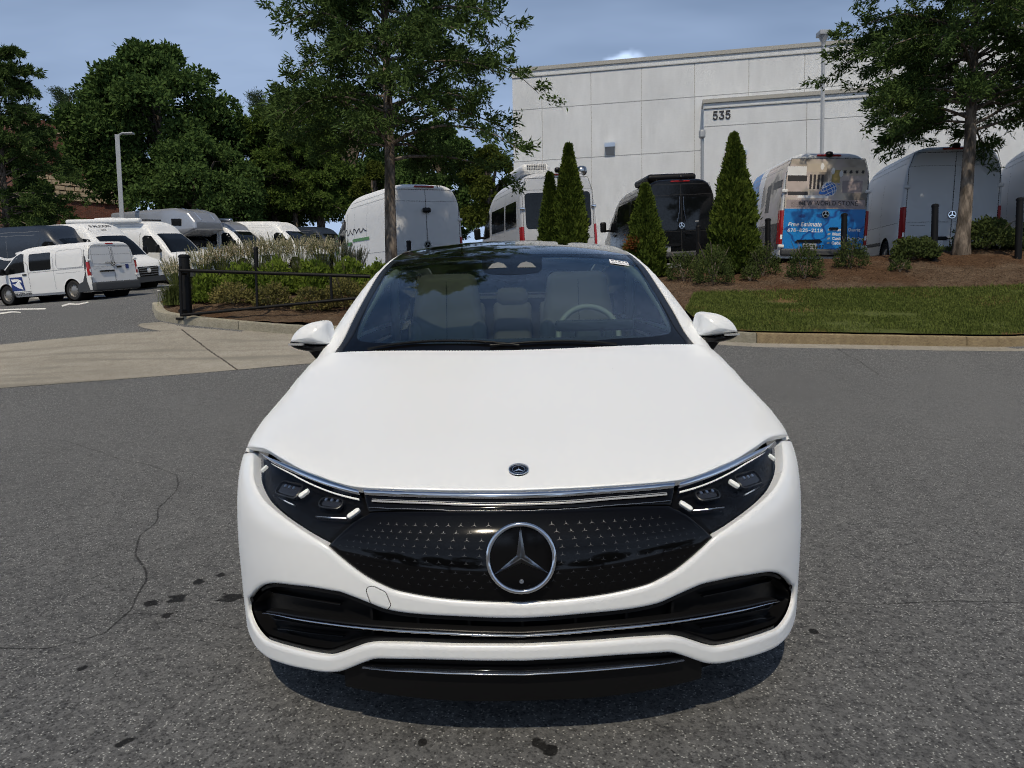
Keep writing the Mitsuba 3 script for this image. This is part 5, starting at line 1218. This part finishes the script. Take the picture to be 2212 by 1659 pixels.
# wall lamps
def wall_lamp(px, py, off, label):
    k = thing('wall_lamp', label, 'lamp', 'wall lamps on the white building'); s_, z = wall_pt(px, py, off); w = .24
    part(k, 'housing', wbox(s_ - w, s_ + w, z - .05, z + .14, off - .002, off + .34), 'm_steel')
    q = [(s_ - w * .92, s_ + w * .92, z - .05, .30), (s_ - w * .8, s_ + w * .8, z - .34, .10)]
    v = []
    for a, b, zz_, o in q:
        for ss in (a, b):
            for oo in (off, off + o): p2 = A0 + FD * ss + FN * oo; v.append((p2[0], p2[1], zz_))
    part(k, 'lens', trimesh.Trimesh(v).convex_hull, 'm_pole')
wall_lamp(1318, 318, 0, 'grey wall lamp on the white facade above the camper van')
wall_lamp(1600, 335, .7, 'grey wall lamp on the front block, partly hidden by the tallest conifer')


def brick_t(p, n, uv):
    u = p.x * .93 - p.y * .36 * 0 + p.y * .3; r = dr.floor(p.z / .085); x = u / .24 + .5 * (r - 2 * dr.floor(r / 2)); m = dr.minimum(dr.minimum(x - dr.floor(x), 1 - (x - dr.floor(x))) * .24, dr.minimum(p.z / .085 - r, 1 - (p.z / .085 - r)) * .085)
    c = mix((.085, .028, .018), (.16, .055, .035), cell_rand(dr.floor(x), r)); return mix((.16, .12, .10), c, smoothstep(.004, .012, m))
M('m_brick', {'type': 'principled', 'base_color': mikit.proc(brick_t), 'roughness': .9, 'specular': .2})
M('m_stone', {'type': 'principled', 'base_color': mikit.proc(lambda p, n, uv: mix((.30, .23, .15), (.55, .45, .31), fbm(p.x * 4, p.y * 4, p.z * 4, 4))), 'roughness': .9})
bl = thing('brick_building', 'red brick building with a band of rough tan stone, between the trees on the left', 'building')
B0, B1 = at(40, 500, 55.0), at(285, 500, 60.0); bd = (B1 - B0)[:2]; bl_ = np.linalg.norm(bd); bd /= bl_; bn = np.array([bd[1], -bd[0]])
def bbox(s0, s1, z0, z1, o0, o1):
    v = [(*(B0[:2] + bd * s_ + bn * o), z) for s_ in (s0, s1) for o in (o0, o1) for z in (z0, z1)]; return trimesh.Trimesh(v).convex_hull
zt_ = float(at(120, 272, 56)[2]); zb0, zb1 = float(at(150, 428, 56)[2]), float(at(150, 374, 56)[2])
part(bl, 'wall', bbox(0, bl_, 3, zt_, -14, 0), 'm_brick'); part(bl, 'coping', bbox(-.1, bl_ + .1, zt_, zt_ + .5, -14, .12), 'm_brick'); part(bl, 'stone_sill', bbox(-.1, bl_ + .1, zt_ - .35, zt_, -.1, .10), 'm_stone')
rs = np.random.default_rng(2); nr = 5; ch = (zb1 - zb0) / nr
for r in range(nr):
    s_ = -.3 * (r % 2)
    while s_ < bl_ - .4:
        L_ = rs.uniform(.55, .95)
        if s_ > .8 * 0: part(bl, 'stone_block', bbox(max(s_, 0) + .03, min(s_ + L_, bl_) - .03, zb0 + r * ch + .035, zb0 + (r + 1) * ch - .035, -.05, rs.uniform(.10, .24)), 'm_stone')
        s_ += L_

# ------------------------------------------------------------------ lamps on poles
pbr('m_pole', (.36, .37, .38), .45, .3, two=True); pbr('m_pole_white', (.42, .43, .44), .4, two=True)
def pole_at(px, ytop, y, w, name, label, arm, mat_='m_pole'):
    k = thing(name, label, 'street lamp', 'lamp posts of the car parks'); tp_ = at(px, ytop, y); zb_ = float(ZG(tp_[0], y)); R = rotz(.4)
    part(k, 'pole', box((tp_[0], y, (tp_[2] + zb_) / 2), (w, w, tp_[2] - zb_), R), mat_); part(k, 'base', rbox((tp_[0], y, zb_ + .3), (.5, .5, .7), .05), 'm_kerb')
    return k, tp_
k, q = pole_at(253, 291, 38, .20, 'lamp_post', 'grey lamp post with one short arm, in front of the big round tree', 1)
part(k, 'arm', tube(np.array([q + [0, 0, -.15], q + [.12, 0, .0], q + [.3, 0, .08], q + [.62, 0, .06]]), .055, 8), 'm_pole', True); part(k, 'head', rbox(q + [.55, 0, .05], (.55, .30, .09), .03), 'm_pole', 40)
k, q = pole_at(1779, 82, 27, .095, 'lamp_post', 'tall white lamp post with a flat square head, in front of the white building', 0, 'm_pole_white')
part(k, 'head', rbox(q + [.0, 0, .14], (.40, .40, .16), .02), 'm_pole', 40); part(k, 'collar', lathe([(.18, .06), (.07, -.16), (.07, -.3)], 12).apply_translation(q), 'm_pole', True)
k, q = pole_at(1517, 300, 31.5, .10, 'lamp_post', 'short dark lamp post with a floodlight, at the corner of the front block', 0, 'm_pole')
part(k, 'head', rbox(q + [-.02, -.05, .18], (.24, .26, .34), .06), 'm_pole', 40)

# ------------------------------------------------------------------ gate and black posts
pbr('m_black_metal', (.004, .004, .0045), .55, spec=.25, two=True)
def post(px, ptop, pbot, y, rad, name='black_post', label='', group='black metal posts along the beds', dome=True):
    b = at(px, pbot, y); t_ = at(px, ptop, y); h = t_[2] - b[2]; b[2] -= .08; h += .08
    m = lathe([(rad, 0), (rad, h - .05), (rad * 1.12, h - .05), (rad * 1.12, h - .02), (rad * .8, h), (.001, h + .008)], 16); m.apply_translation(b)
    k = thing(name, label, 'post', group); part(k, 'shaft', m, 'm_black_metal', 40)
    part(k, 'base_plate', rbox(b + [0, 0, .03], (rad * 3.2, rad * 3.2, .04), .01), 'm_black_metal'); return k
post(404, 550, 682, 12.6, .085, 'gate_post', 'thick black steel post carrying the swing gate', None)
for a in ((558, 533, 668, 14.2, .040, 'first slim black post among the plumed grasses, from the thick gate post'), (719, 528, 640, 15.5, .042, 'second slim black post among the plumed grasses, from the thick gate post'), (885, 520, 600, 16.2, .05, 'black post between the left tree trunk and the white lettered van'),
          (1172, 600, 660, 15.8, .05, 'black post hidden behind the white saloon roof'), (1508, 487, 575, 16.3, .05, 'black post in front of the black van'), (1658, 472, 562, 15.6, .055, 'black post beside the left tail light of the wrapped van'), (1822, 461, 572, 14.7, .055, 'black post in front of the blue lettered rear door'), (2017, 441, 560, 14.3, .06, 'black post in front of the plain silvery white van'), (2199, 427, 560, 14.0, .06, 'black post rising from the clipped hedge at the right edge')):
    if a[0] != 1172: post(a[0], a[1], a[2], a[3], a[4], 'black_post', a[5])
g0, g1 = at(387, 584, 12.35), at(800, 597, 12.35); gb0, gb1 = at(392, 681, 12.35), at(800, 641, 12.35)
gk = thing('swing_gate', 'black pipe swing gate with a slanting lower rail, beside the left bed', 'gate')
part(gk, 'top_rail', tube(np.array([g0, g1]), .03, 10), 'm_black_metal', 40); part(gk, 'lower_rail', tube(np.array([gb0, gb1]), .026, 10), 'm_black_metal', 40)
for px, a, b, r in ((389, 575, 684, .026), (553, 589, 666, .022), (714, 594, 650, .022)): part(gk, 'upright', tube(np.array([at(px, a, 12.35), at(px + 3, b, 12.35)]), r, 8), 'm_black_metal', 40)
for py in (590, 672): part(gk, 'hinge', tube(np.array([at(388, py, 12.35), at(402, py, 12.5)]), .03, 8), 'm_black_metal', 40)
# ------------------------------------------------------------------ trees, shrubs and grasses
def bark(a, b, f=1.0): return lambda p, n, uv: mix(a, b, smoothstep(.3, .75, fbm(p.x * 14 * f, p.y * 14 * f, p.z * 3.5 * f, 4))) * (.7 + .6 * noise(p.x * 70, p.y * 70, p.z * 18))
M('m_bark', {'type': 'twosided', 'x': {'type': 'bumpmap', 'arbitrary': mikit.proc(lambda p, n, uv: .02 * fbm(p.x * 22, p.y * 22, p.z * 6, 3), .004), 'scale': 1.0, 'b': {'type': 'principled', 'base_color': mikit.proc(bark((.075, .062, .05), (.26, .215, .175))), 'roughness': .95, 'specular': .1}}})
leafm('l_oak', ((0.0438, 0.0788, 0.0263), (0.1095, 0.1621, 0.0482)), .35, .45)
leafm('l_dark', ((0.0380, 0.0763, 0.0234), (0.1055, 0.1641, 0.0469)), .30, .45)
leafm('l_mid', ((0.0528, 0.0968, 0.0220), (0.1364, 0.1936, 0.0440)), .40, .5)
leafm('l_yellow', ((.045, .066, .013), (.105, .125, .026)), .40, .5)
leafm('l_pine', ((0.0384, 0.0653, 0.0346), (0.0806, 0.1152, 0.0538)), .25, .5)
leafm('l_conifer', ((0.0414, 0.0732, 0.0159), (0.1114, 0.1464, 0.0254)), .25, .6)
leafm('l_hedge', ((0.0350, 0.0575, 0.0200), (0.1063, 0.1313, 0.0438)), .35, .4)
leafm('l_gold', ((0.0910, 0.0992, 0.0330), (0.2811, 0.2397, 0.0910)), .35, .4)
leafm('l_lime', ((0.0825, 0.1402, 0.0198), (0.2145, 0.2805, 0.0495)), .45, .4)
leafm('l_grass', ((0.0600, 0.0900, 0.0240), (0.1440, 0.1620, 0.0540)), .4, .6)
leafm('l_plume', ((0.4896, 0.3672, 0.2448), (0.7200, 0.7200, 0.5304)), .4, .8)
leafm('l_rust', ((.10, .035, .012), (.20, .08, .03)), .3, .6)


def leaves(c, d, L, W, r, up=.3):
    """Diamond leaves at c pointing along d (both n x 3)."""
    n = len(c); d = d / (np.linalg.norm(d, axis=1, keepdims=True) + 1e-9); q = r.normal(size=(n, 3)); q[:, 2] += up; s_ = np.cross(d, q); s_ /= np.linalg.norm(s_, axis=1, keepdims=True) + 1e-9
    nn_ = np.cross(s_, d); L = np.broadcast_to(L, n)[:, None] * r.uniform(.7, 1.2, (n, 1)); W = np.broadcast_to(W, n)[:, None]
    m = c + d * L * .45 + nn_ * L * .06
    v = np.stack([c, m - s_ * W, c + d * L, m + s_ * W], 1).reshape(-1, 3); i = np.arange(n)[:, None] * 4
    return v, np.vstack([i + [0, 1, 2], i + [0, 2, 3]])


def crown_mesh(c, d, L, W, r, up=.3): return mk(*leaves(c, d, L, W, r, up))


def willow_oak(name, label, base, z_lo, z_hi, rad, seed, nb=70, ntw=9, nl=16, lean=(0, 0), leaf=(.115, .0165), trunk_r=.12, mat_='l_oak', skip=None, prof=(.78, 1.0, .90, .66, .56, .2), asym=0.0):
    """A young oak: straight trunk, long thin limbs in tiers that droop at the ends, narrow leaves in tufts."""
    r = np.random.default_rng(seed); base = np.asarray(base, float); H = z_hi - base[2]
    tz = np.linspace(0, 1, 18); wob = np.cumsum(r.normal(0, .012, (18, 2)), 0); tr = np.c_[base[0] + lean[0] * tz + wob[:, 0], base[1] + lean[1] * tz + wob[:, 1], base[2] - .1 + H * .97 * tz]
    k = thing(name, label, 'tree')
    rr_ = trunk_r * (1 - tz) ** .8 + .015; rr_[0] *= 1.45; rr_[1] *= 1.08
    part(k, 'trunk', tube(tr, rr_, 14), 'm_bark', True)
    C, Dv = [], []
    for b in range(nb):
        f = (b + r.uniform(0, 1)) / nb; z = z_lo + (z_hi - z_lo) * f ** .9; az = b * 2.39996 + r.normal(0, .3)
        env = rad * np.interp(f, [0, .10, .30, .46, .75, 1], prof) * (.66 + .36 * r.random()) * (1 + asym * math.cos(az))
        o = np.array([np.interp(z, tr[:, 2], tr[:, 0]), np.interp(z, tr[:, 2], tr[:, 1]), z - env * .12]); dirn = np.array([np.cos(az), np.sin(az), 0])
        if skip is not None and skip(f, dirn): continue
        t = np.linspace(0, 1, 8); rise = env * r.uniform(.08, .42) * (.5 + f) ; P = o + dirn * (t * env)[:, None] + np.c_[0 * t, 0 * t, rise * np.sin(t * 2.2) - .22 * env * t ** 3 * (1.2 - f)]
        P[1:] += np.cumsum(r.normal(0, .03, (7, 3)), 0)
        part(k, 'limb', tube(P, np.linspace(.016 + .008 * env, .004, 8), 5, caps=False), 'm_bark', True)
        for w in range(ntw):
            u = .22 + .78 * (w + r.random()) / ntw; q = np.array([np.interp(u, t, P[:, j]) for j in range(3)]); a2 = az + r.normal(0, .9); l2 = env * r.uniform(.16, .34) * (1.25 - .6 * u)
            td = np.array([np.cos(a2), np.sin(a2), r.normal(.12, .35)]); s_ = r.random(nl) ** .7
            cc = q + td * (s_ * l2)[:, None] + np.c_[0 * s_, 0 * s_, -.10 * l2 * s_ ** 2] + r.normal(0, .045, (nl, 3))
            C.append(cc); Dv.append(td + r.normal(0, .75, (nl, 3)) + [0, 0, -.15])
    C, Dv = np.vstack(C), np.vstack(Dv); part(k, 'crown', crown_mesh(C, Dv, *leaf, r), mat_)
    return k


tb = at(845, 575, 13.9); tb[2] = float(ZB(tb[0], tb[1]))
zq = lambda px, py, y: float(at(px, py, y)[2])
willow_oak('oak_tree', 'narrow-leaved oak with an airy spreading crown, in front of the white lettered van', tb, zq(845, 318, 13.9), zq(845, -380, 13.9), 2.72, 11, nb=104, ntw=15, nl=60, lean=(-.05, .05), trunk_r=.105, asym=.17)
tb2 = at(2074, 562, 14.6); tb2[2] = float(ZB(tb2[0], tb2[1]))
willow_oak('oak_tree', 'dense narrow-leaved oak at the right edge, its trunk rising from the mulch', tb2, zq(2074, 262, 14.6), zq(2074, -380, 14.6), 2.45, 23, nb=124, ntw=15, nl=76, lean=(.25, .05), trunk_r=.115, prof=(.8, 1.02, 1.04, 1.0, .85, .4))


def broad_tree(name, label, px, py_top, py_bot, wid, y, seed, mat_, n=26000, leaf=.26, lumps=26, group=None, trunk=True, shape=1.0):
    """A broad crown: leaf clusters gathered on many lumps of an uneven dome, with hollows between them."""
    r = np.random.default_rng(seed); top = at(px, py_top, y); bot = at(px, py_bot, y); R = wid / 2 / FR * y; h = top[2] - bot[2]; c = (top + bot) / 2
    k = thing(name, label, 'tree', group); g = float(ZG(c[0], c[1]))
    lumps = int(lumps * 1.9); n = int(n * 1.5); th = r.uniform(0, 2 * np.pi, lumps); f = (np.arange(lumps) + r.random(lumps)) / lumps; rad = R * (1 - np.abs(2 * f - .8).clip(0, 1.25) ** 2.2 * .58 * shape).clip(.18, 1)
    lc = np.c_[c[0] + rad * .76 * np.cos(th) * r.uniform(.35, 1.08, lumps) ** .7, c[1] + rad * .76 * np.sin(th) * r.uniform(.35, 1.08, lumps) ** .7, bot[2] + h * (.06 + .86 * f)]
    lr = R * r.uniform(.20, .36, lumps) * (1.1 - .42 * f)
    i = r.choice(lumps, n, p=lr ** 2 / (lr ** 2).sum()); dv = r.normal(size=(n, 3)); dv /= np.linalg.norm(dv, axis=1, keepdims=True); dv[:, 2] = np.where(dv[:, 2] < -.35, -dv[:, 2], dv[:, 2])
    sub = meshkit.noise(dv * 3.2 + i[:, None] * 7.1); rr_ = lr[i] * (.62 + .55 * sub) * r.uniform(.72, 1.03, n)
    P = lc[i] + dv * rr_[:, None] * [1, 1, .82]; P[:, 2] = np.maximum(P[:, 2], g + .15)
    part(k, 'crown', crown_mesh(P, dv * .5 + r.normal(0, .7, (n, 3)), leaf, leaf * .27, r, .8), mat_)
    if trunk:
        tz = np.linspace(0, 1, 7); part(k, 'trunk', tube(np.c_[np.full(7, c[0]), np.full(7, c[1]), g - .2 + (bot[2] + h * .8 - g) * tz], .03 * R + .22 * (1 - tz) ** .7, 10), 'm_bark', True)
        for j in range(0, lumps, 3): part(k, 'limb', tube(np.array([[c[0], c[1], bot[2] + (lc[j, 2] - bot[2]) * .45], (lc[j] + [c[0], c[1], lc[j, 2]]) / 2, lc[j]]), np.array([.11, .07, .03]), 5, caps=False), 'm_bark', True)
    return k


BG = 'trees behind the car parks'
broad_tree('broadleaf_tree', 'big dark round-topped tree behind the lamp post', 340, 98, 450, 395, 50, 31, 'l_dark', 52000, .31, 46, BG)
broad_tree('broadleaf_tree', 'dark wide lower tree filling the ground beneath the round-topped tree, by the motorhome', 425, 300, 500, 330, 47, 44, 'l_dark', 22000, .25, 24, BG)
broad_tree('broadleaf_tree', 'mid green tree right of the big round-topped tree', 590, 228, 500, 230, 52, 32, 'l_mid', 26000, .25, 26, BG)
broad_tree('broadleaf_tree', 'mid green tree between the round-topped tree and the pines', 515, 245, 500, 190, 54, 51, 'l_mid', 22000, .26, 26, BG)
broad_tree('broadleaf_tree', 'lighter green tree behind the rightmost van of the left row', 690, 300, 480, 240, 52, 33, 'l_mid', 22000, .24, 24, BG)
broad_tree('broadleaf_tree', 'dark tree behind the upper trunk of the left oak', 760, 180, 480, 300, 58, 34, 'l_dark', 28000, .28, 28, BG)
broad_tree('broadleaf_tree', 'yellowish green tree just left of the oak trunk above the white lettered van', 805, 345, 520, 130, 42, 35, 'l_yellow', 12000, .20, 16, BG)
broad_tree('broadleaf_tree', 'dark tree between the oak trunk and the corner of the white building', 950, 255, 520, 240, 44, 36, 'l_dark', 26000, .24, 26, BG)
broad_tree('broadleaf_tree', 'smaller tree with browning leaves against the corner of the white building', 1055, 310, 500, 170, 37, 37, 'l_yellow', 14000, .17, 18, BG)
bt = at(15, 500, 40); bt[2] = float(ZG(bt[0], bt[1]))
willow_oak('oak_tree', 'feathery grey-green oak at the far left edge, behind the navy van', bt, zq(15, 500, 40), zq(15, 110, 40), 4.3, 71, nb=96, ntw=14, nl=46, leaf=(.26, .034), trunk_r=.2)
bt = at(640, 500, 51); bt[2] = float(ZG(bt[0], bt[1]))
willow_oak('oak_tree', 'feathery lighter green oak in the tree line behind the plumed grasses', bt, zq(640, 455, 51), zq(640, 212, 51), 4.6, 72, nb=76, ntw=13, nl=40, leaf=(.27, .036), trunk_r=.2, mat_='l_mid')
broad_tree('broadleaf_tree', 'dark bushy tree low behind the navy van', 62, 330, 500, 120, 45, 39, 'l_dark', 16000, .24, 18, BG)


def pine(label, px, py_top, y, wid, seed):
    r = np.random.default_rng(seed); top = at(px, py_top, y); g = float(ZG(top[0], y)); k = thing('pine_tree', label, 'tree', BG); H = top[2] - g
    part(k, 'trunk', tube(np.array([[top[0], y, g], [top[0] + .1, y, g + H * .5], top]), np.array([.22, .16, .03]), 8), 'm_bark', True); C, Dv = [], []
    for b in range(40):
        f = r.uniform(.35, 1); z = g + H * f; az = r.uniform(0, 6.28); l = wid / 2 / FR * y * (1.15 - f) * 1.3 * r.uniform(.5, 1.1); e = np.array([top[0] + np.cos(az) * l, y + np.sin(az) * l, z + l * .25]); n = 130
        part(k, 'limb', tube(np.array([[top[0], y, z - .2], e]), np.array([.05, .02]), 4, caps=False), 'm_bark'); C.append(e + r.normal(0, .32, (n, 3)) * [1, 1, .55]); Dv.append(r.normal(0, 1, (n, 3)) + [np.cos(az), np.sin(az), .5])
    part(k, 'crown', crown_mesh(np.vstack(C), np.vstack(Dv), .34, .035, r), 'l_pine')
for a in (('thin pine between the far left tree and the big round-topped tree', 150, 205, 70, 60, 1), ('leftmost of the three pines above the treeline left of the oak crown', 555, 205, 75, 70, 2), ('middle one of the three pines above the treeline left of the oak crown', 600, 190, 75, 80, 3), ('rightmost of the three pines above the treeline left of the oak crown', 635, 215, 78, 70, 4), ('small pine standing close behind the far left tree', 128, 195, 72, 40, 5)): pine(*a)
# trees across the road behind the viewer, seen mirrored in the dark grille
for i, (x, y, s_) in enumerate(((-16, -24, 5), (-8, -30, 6), (9, -27, 5), (19, -24, 5.5), (2, -40, 6))):
    r = np.random.default_rng(60 + i); g = float(ZG(x, y)); n = 7000; k = thing('roadside_tree', ('first', 'second', 'third', 'fourth', 'fifth')[i] + ' broad tree across the road behind the viewer', 'tree', 'trees across the road')
    lc = r.normal(0, 1, (14, 3)) * [s_ * .42, s_ * .42, s_ * .22] + [x, y, g + s_ * .95]; j = r.integers(0, 14, n); dv = r.normal(size=(n, 3)); dv /= np.linalg.norm(dv, axis=1, keepdims=True)
    part(k, 'crown', crown_mesh(lc[j] + dv * s_ * .30 * r.uniform(.6, 1, (n, 1)), dv + r.normal(0, .6, (n, 3)), .42, .13, r), 'l_dark'); part(k, 'trunk', tube(np.array([[x, y, g - .2], [x, y, g + s_]]), .2, 8), 'm_bark', True)


def conifer(label, px, py_top, py_bot, wpx, y, seed, rust=False):
    """A clipped-looking columnar conifer of upright flat sprays."""
    r = np.random.default_rng(seed); top = at(px, py_top, y); b = at(px, py_bot, y); b[2] = float(ZB(b[0], b[1])) if y < 17 else b[2]; H = top[2] - b[2]; R = wpx / 2 / FR * y; k = thing('conifer', label, 'shrub', 'columnar conifers in the bed')
    n = int(9000 * H); f = r.random(n) ** 1.25; az = r.uniform(0, 2 * np.pi, n); lump = meshkit.noise(np.stack([np.cos(az) * 2.6, np.sin(az) * 2.6, f * H * 2.6 + seed], -1)); lump2 = meshkit.noise(np.stack([np.cos(az) * 6, np.sin(az) * 6, f * H * 7 + seed], -1))
    rad = R * (np.interp(f, [0, .08, .3, .6, .85, 1], [.86, 1.0, .92, .62, .27, .02])) * (.50 + .60 * lump + .44 * lump2) * r.uniform(.78, 1.0, n) * np.where(r.random(n) > .97, r.uniform(1.05, 1.25, n), 1)
    P = np.c_[b[0] + rad * np.cos(az), b[1] + rad * np.sin(az), b[2] + f * H * .97]; D_ = np.c_[np.cos(az) * .55, np.sin(az) * .55, 0 * az + .9] + r.normal(0, .35, (n, 3))
    part(k, 'foliage', crown_mesh(P, D_, .10, .021, r), 'l_conifer'); part(k, 'stem', tube(np.array([b - [0, 0, .1], b + [0, 0, H * .85]]), np.array([.06, .02]), 8), 'm_bark')
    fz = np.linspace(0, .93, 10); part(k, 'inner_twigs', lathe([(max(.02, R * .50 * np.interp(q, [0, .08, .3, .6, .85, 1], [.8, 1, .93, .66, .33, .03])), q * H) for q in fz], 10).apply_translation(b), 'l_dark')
    if rust: q = b + np.array([-R * .75, -R * .5, H * .35]); part(k, 'dead_foliage', crown_mesh(q + r.normal(0, .07, (500, 3)), r.normal(0, 1, (500, 3)), .06, .014, r), 'l_rust', label='rust brown dead patch')
conifer('slim conifer, the smaller of the close pair in front of the silver camper van', 1190, 372, 590, 50, 15.0, 1)
conifer('tall conifer, the larger of the close pair in front of the silver camper van', 1231, 308, 600, 76, 14.9, 2)
conifer('broad conifer with a rusty dead patch, in front of the black van', 1394, 398, 590, 80, 14.6, 3, True)
conifer('tallest conifer, standing between the black van and the wrapped van', 1584, 285, 592, 100, 14.5, 4)


def shrub(name, label, px, py, wpx, hpx, y, seed, mat_, leaf=(.05, .016), n=None, group=None, cat_='shrub', up=.4, stems=0, dens=1.0):
    r = np.random.default_rng(seed); b = at(px, py, y); b[2] = float(ZB(b[0], b[1])); R = wpx / 2 / FR * y; h = hpx / FR * y; k = thing(name, label, cat_, group)
    n = n or int(dens * 5200 * max(R * h * 2, .12)); dv = r.normal(size=(n, 3)); dv /= np.linalg.norm(dv, axis=1, keepdims=True); dv[:, 2] = np.abs(dv[:, 2])
    lump = meshkit.noise(dv * 2.8 + seed) * .6 + meshkit.noise(dv * 7 + seed) * .4
    P = b + dv * (r.uniform(.45, 1, (n, 1)) ** .6) * [R, R * .9, h] * (.62 + .65 * lump[:, None]); P[:, 2] += .03
    part(k, 'foliage', crown_mesh(P, dv * .6 + r.normal(0, .6, (n, 3)) + [0, 0, up], leaf[0], leaf[1], r), mat_)
    for j in range(stems or 6):
        a = r.uniform(0, 6.28); e = b + np.array([np.cos(a) * R * .7, np.sin(a) * R * .7, h * r.uniform(.7, 1.1)]); part(k, 'stem', tube(np.array([b, (b + e) / 2 + [0, 0, h * .08], e]), np.array([.012, .008, .003]), 4, caps=False), 'm_bark')
    return k


SH = 'shrubs in the mulch on the right'
for a in (('sprawling shrub close to the right mirror side, at the foot of the black van', 1478, 600, 90, 62, 13.9, 1), ('tall loose shrub with upright shoots, below the tallest conifer', 1540, 648, 96, 84, 13.2, 2), ('small low shrub right of the tall loose shrub', 1620, 634, 46, 30, 13.4, 3), ('loose shrub left of the wrapped van bumper', 1648, 610, 78, 66, 13.9, 4),
          ('rounded loose shrub below the wrapped van number plate', 1738, 628, 82, 74, 13.4, 5), ('shrub at the right corner of the wrapped van', 1838, 606, 72, 66, 14.0, 6), ('tiny grey-green shrub on the mulch below the plain van', 1944, 604, 50, 28, 13.7, 7)):
    shrub('loose_shrub', a[0], *a[1:6], a[6] + 70, 'l_hedge', (.05, .011), group=SH, up=.9, dens=.75)
shrub('evergreen_shrub', 'dense green shrub below the dark bumper of the plain van', 1975, 566, 105, 46, 14.4, 90, 'l_hedge', (.055, .020), group=SH, dens=1.7)
shrub('evergreen_shrub', 'wide dense evergreen hedge at the right edge behind the oak trunk', 2130, 556, 150, 66, 14.9, 91, 'l_hedge', (.055, .020), group=SH, dens=1.6)
shrub('evergreen_shrub', 'dense evergreen clump cut by the right edge of the view', 2235, 553, 120, 58, 14.9, 92, 'l_hedge', (.055, .020), group=SH, dens=1.6)
SL = 'bushes behind the swing gate'
for i, (px, py, w_, h_, y, m_) in enumerate(((455, 640, 78, 66, 13.7, 'l_lime'), (520, 640, 86, 72, 14.0, 'l_lime'), (600, 640, 92, 74, 14.1, 'l_lime'), (680, 636, 92, 74, 14.2, 'l_lime'), (752, 632, 90, 70, 14.2, 'l_lime'), (820, 628, 90, 66, 14.2, 'l_lime'))):
    shrub('leafy_bush', ('leftmost', 'second', 'third', 'fourth', 'fifth', 'sixth')[i] + ' lime green leafy bush ' + ('of the row behind the swing gate' if i == 0 else 'from the left, in the row behind the swing gate'), px, py, w_, h_, y, 120 + i, m_, (.085, .020), group=SL, up=1.0, dens=1.0)
for i, (px, py, w_, h_, y) in enumerate(((505, 668, 100, 44, 13.1), (590, 667, 90, 48, 13.0), (672, 680, 84, 50, 12.75), (745, 672, 110, 66, 12.9), (815, 668, 90, 50, 12.9))):
    shrub('variegated_shrub', ('leftmost', 'second', 'third', 'fourth', 'fifth')[i] + ' low gold-edged shrub ' + ('in front of the lime green bushes' if i == 0 else 'from the left, in front of the lime green bushes'), px, py, w_, h_, y, 140 + i, 'l_gold', (.045, .016), group='low gold-edged shrubs', dens=1.25)


def fountain_grass(label, px, py, y, h, seed, plumes=85, nb=1200):
    r = np.random.default_rng(seed); b = at(px, py, y); b[2] = float(ZB(b[0], b[1])); k = thing('fountain_grass', label, 'ornamental grass', 'plumed grasses in the left bed')
    base = b + r.normal(0, .10, (nb, 3)) * [1, 1, 0]; global rng; rng = r
    part(k, 'blades', blades(base, h * r.uniform(.55, .95, nb), .005, r.uniform(.25, .9, nb), .55), 'l_grass', kind='stuff')
    V_, F_, n0 = [], [], 0; st = []
    for j in range(plumes):
        a = r.uniform(0, 6.28); o = r.uniform(.05, .42) * h; t_ = b + np.array([np.cos(a) * o, np.sin(a) * o, h * r.uniform(.95, 1.25)]); d_ = np.array([np.cos(a) * .35, np.sin(a) * .35, .9]); q = r.random(26); L_ = r.uniform(.16, .26)
        v, f = leaves(t_ + d_ * (q * L_)[:, None], d_ + r.normal(0, .45, (26, 3)), .05 * (1.15 - q), .006, r); V_.append(v); F_.append(f + n0); n0 += len(v)
        st.append(tube(np.array([b + r.normal(0, .05, 3) * [1, 1, 0], (b + t_) / 2 + [0, 0, .1 * h], t_ + d_ * L_]), .0035, 3, caps=False))
    part(k, 'plumes', mk(np.vstack(V_), np.vstack(F_)), 'l_plume', kind='stuff'); part(k, 'stalks', cat(st), 'l_grass', kind='stuff')
nm = ('at the outer corner of the bed, left of the thick gate post', 'first behind the thick gate post', 'second behind the thick gate post', 'third behind the thick gate post', 'around the first slim black post', 'right of the first slim black post', 'midway between the slim black posts', 'left of the second slim black post', 'at the second slim black post', 'beside the lettered van')
for i, (px, py, y, h) in enumerate(((388, 672, 13.6, .62), (440, 640, 14.5, .70), (480, 630, 14.7, .74), (520, 630, 14.9, .78), (560, 625, 15.0, .84), (605, 622, 15.0, .86), (650, 622, 15.1, .84), (695, 620, 15.2, .80), (735, 615, 15.3, .74), (770, 612, 15.5, .6))):
    fountain_grass('feathery plumed grass ' + nm[i], px, py, y, h * .92, 200 + i)
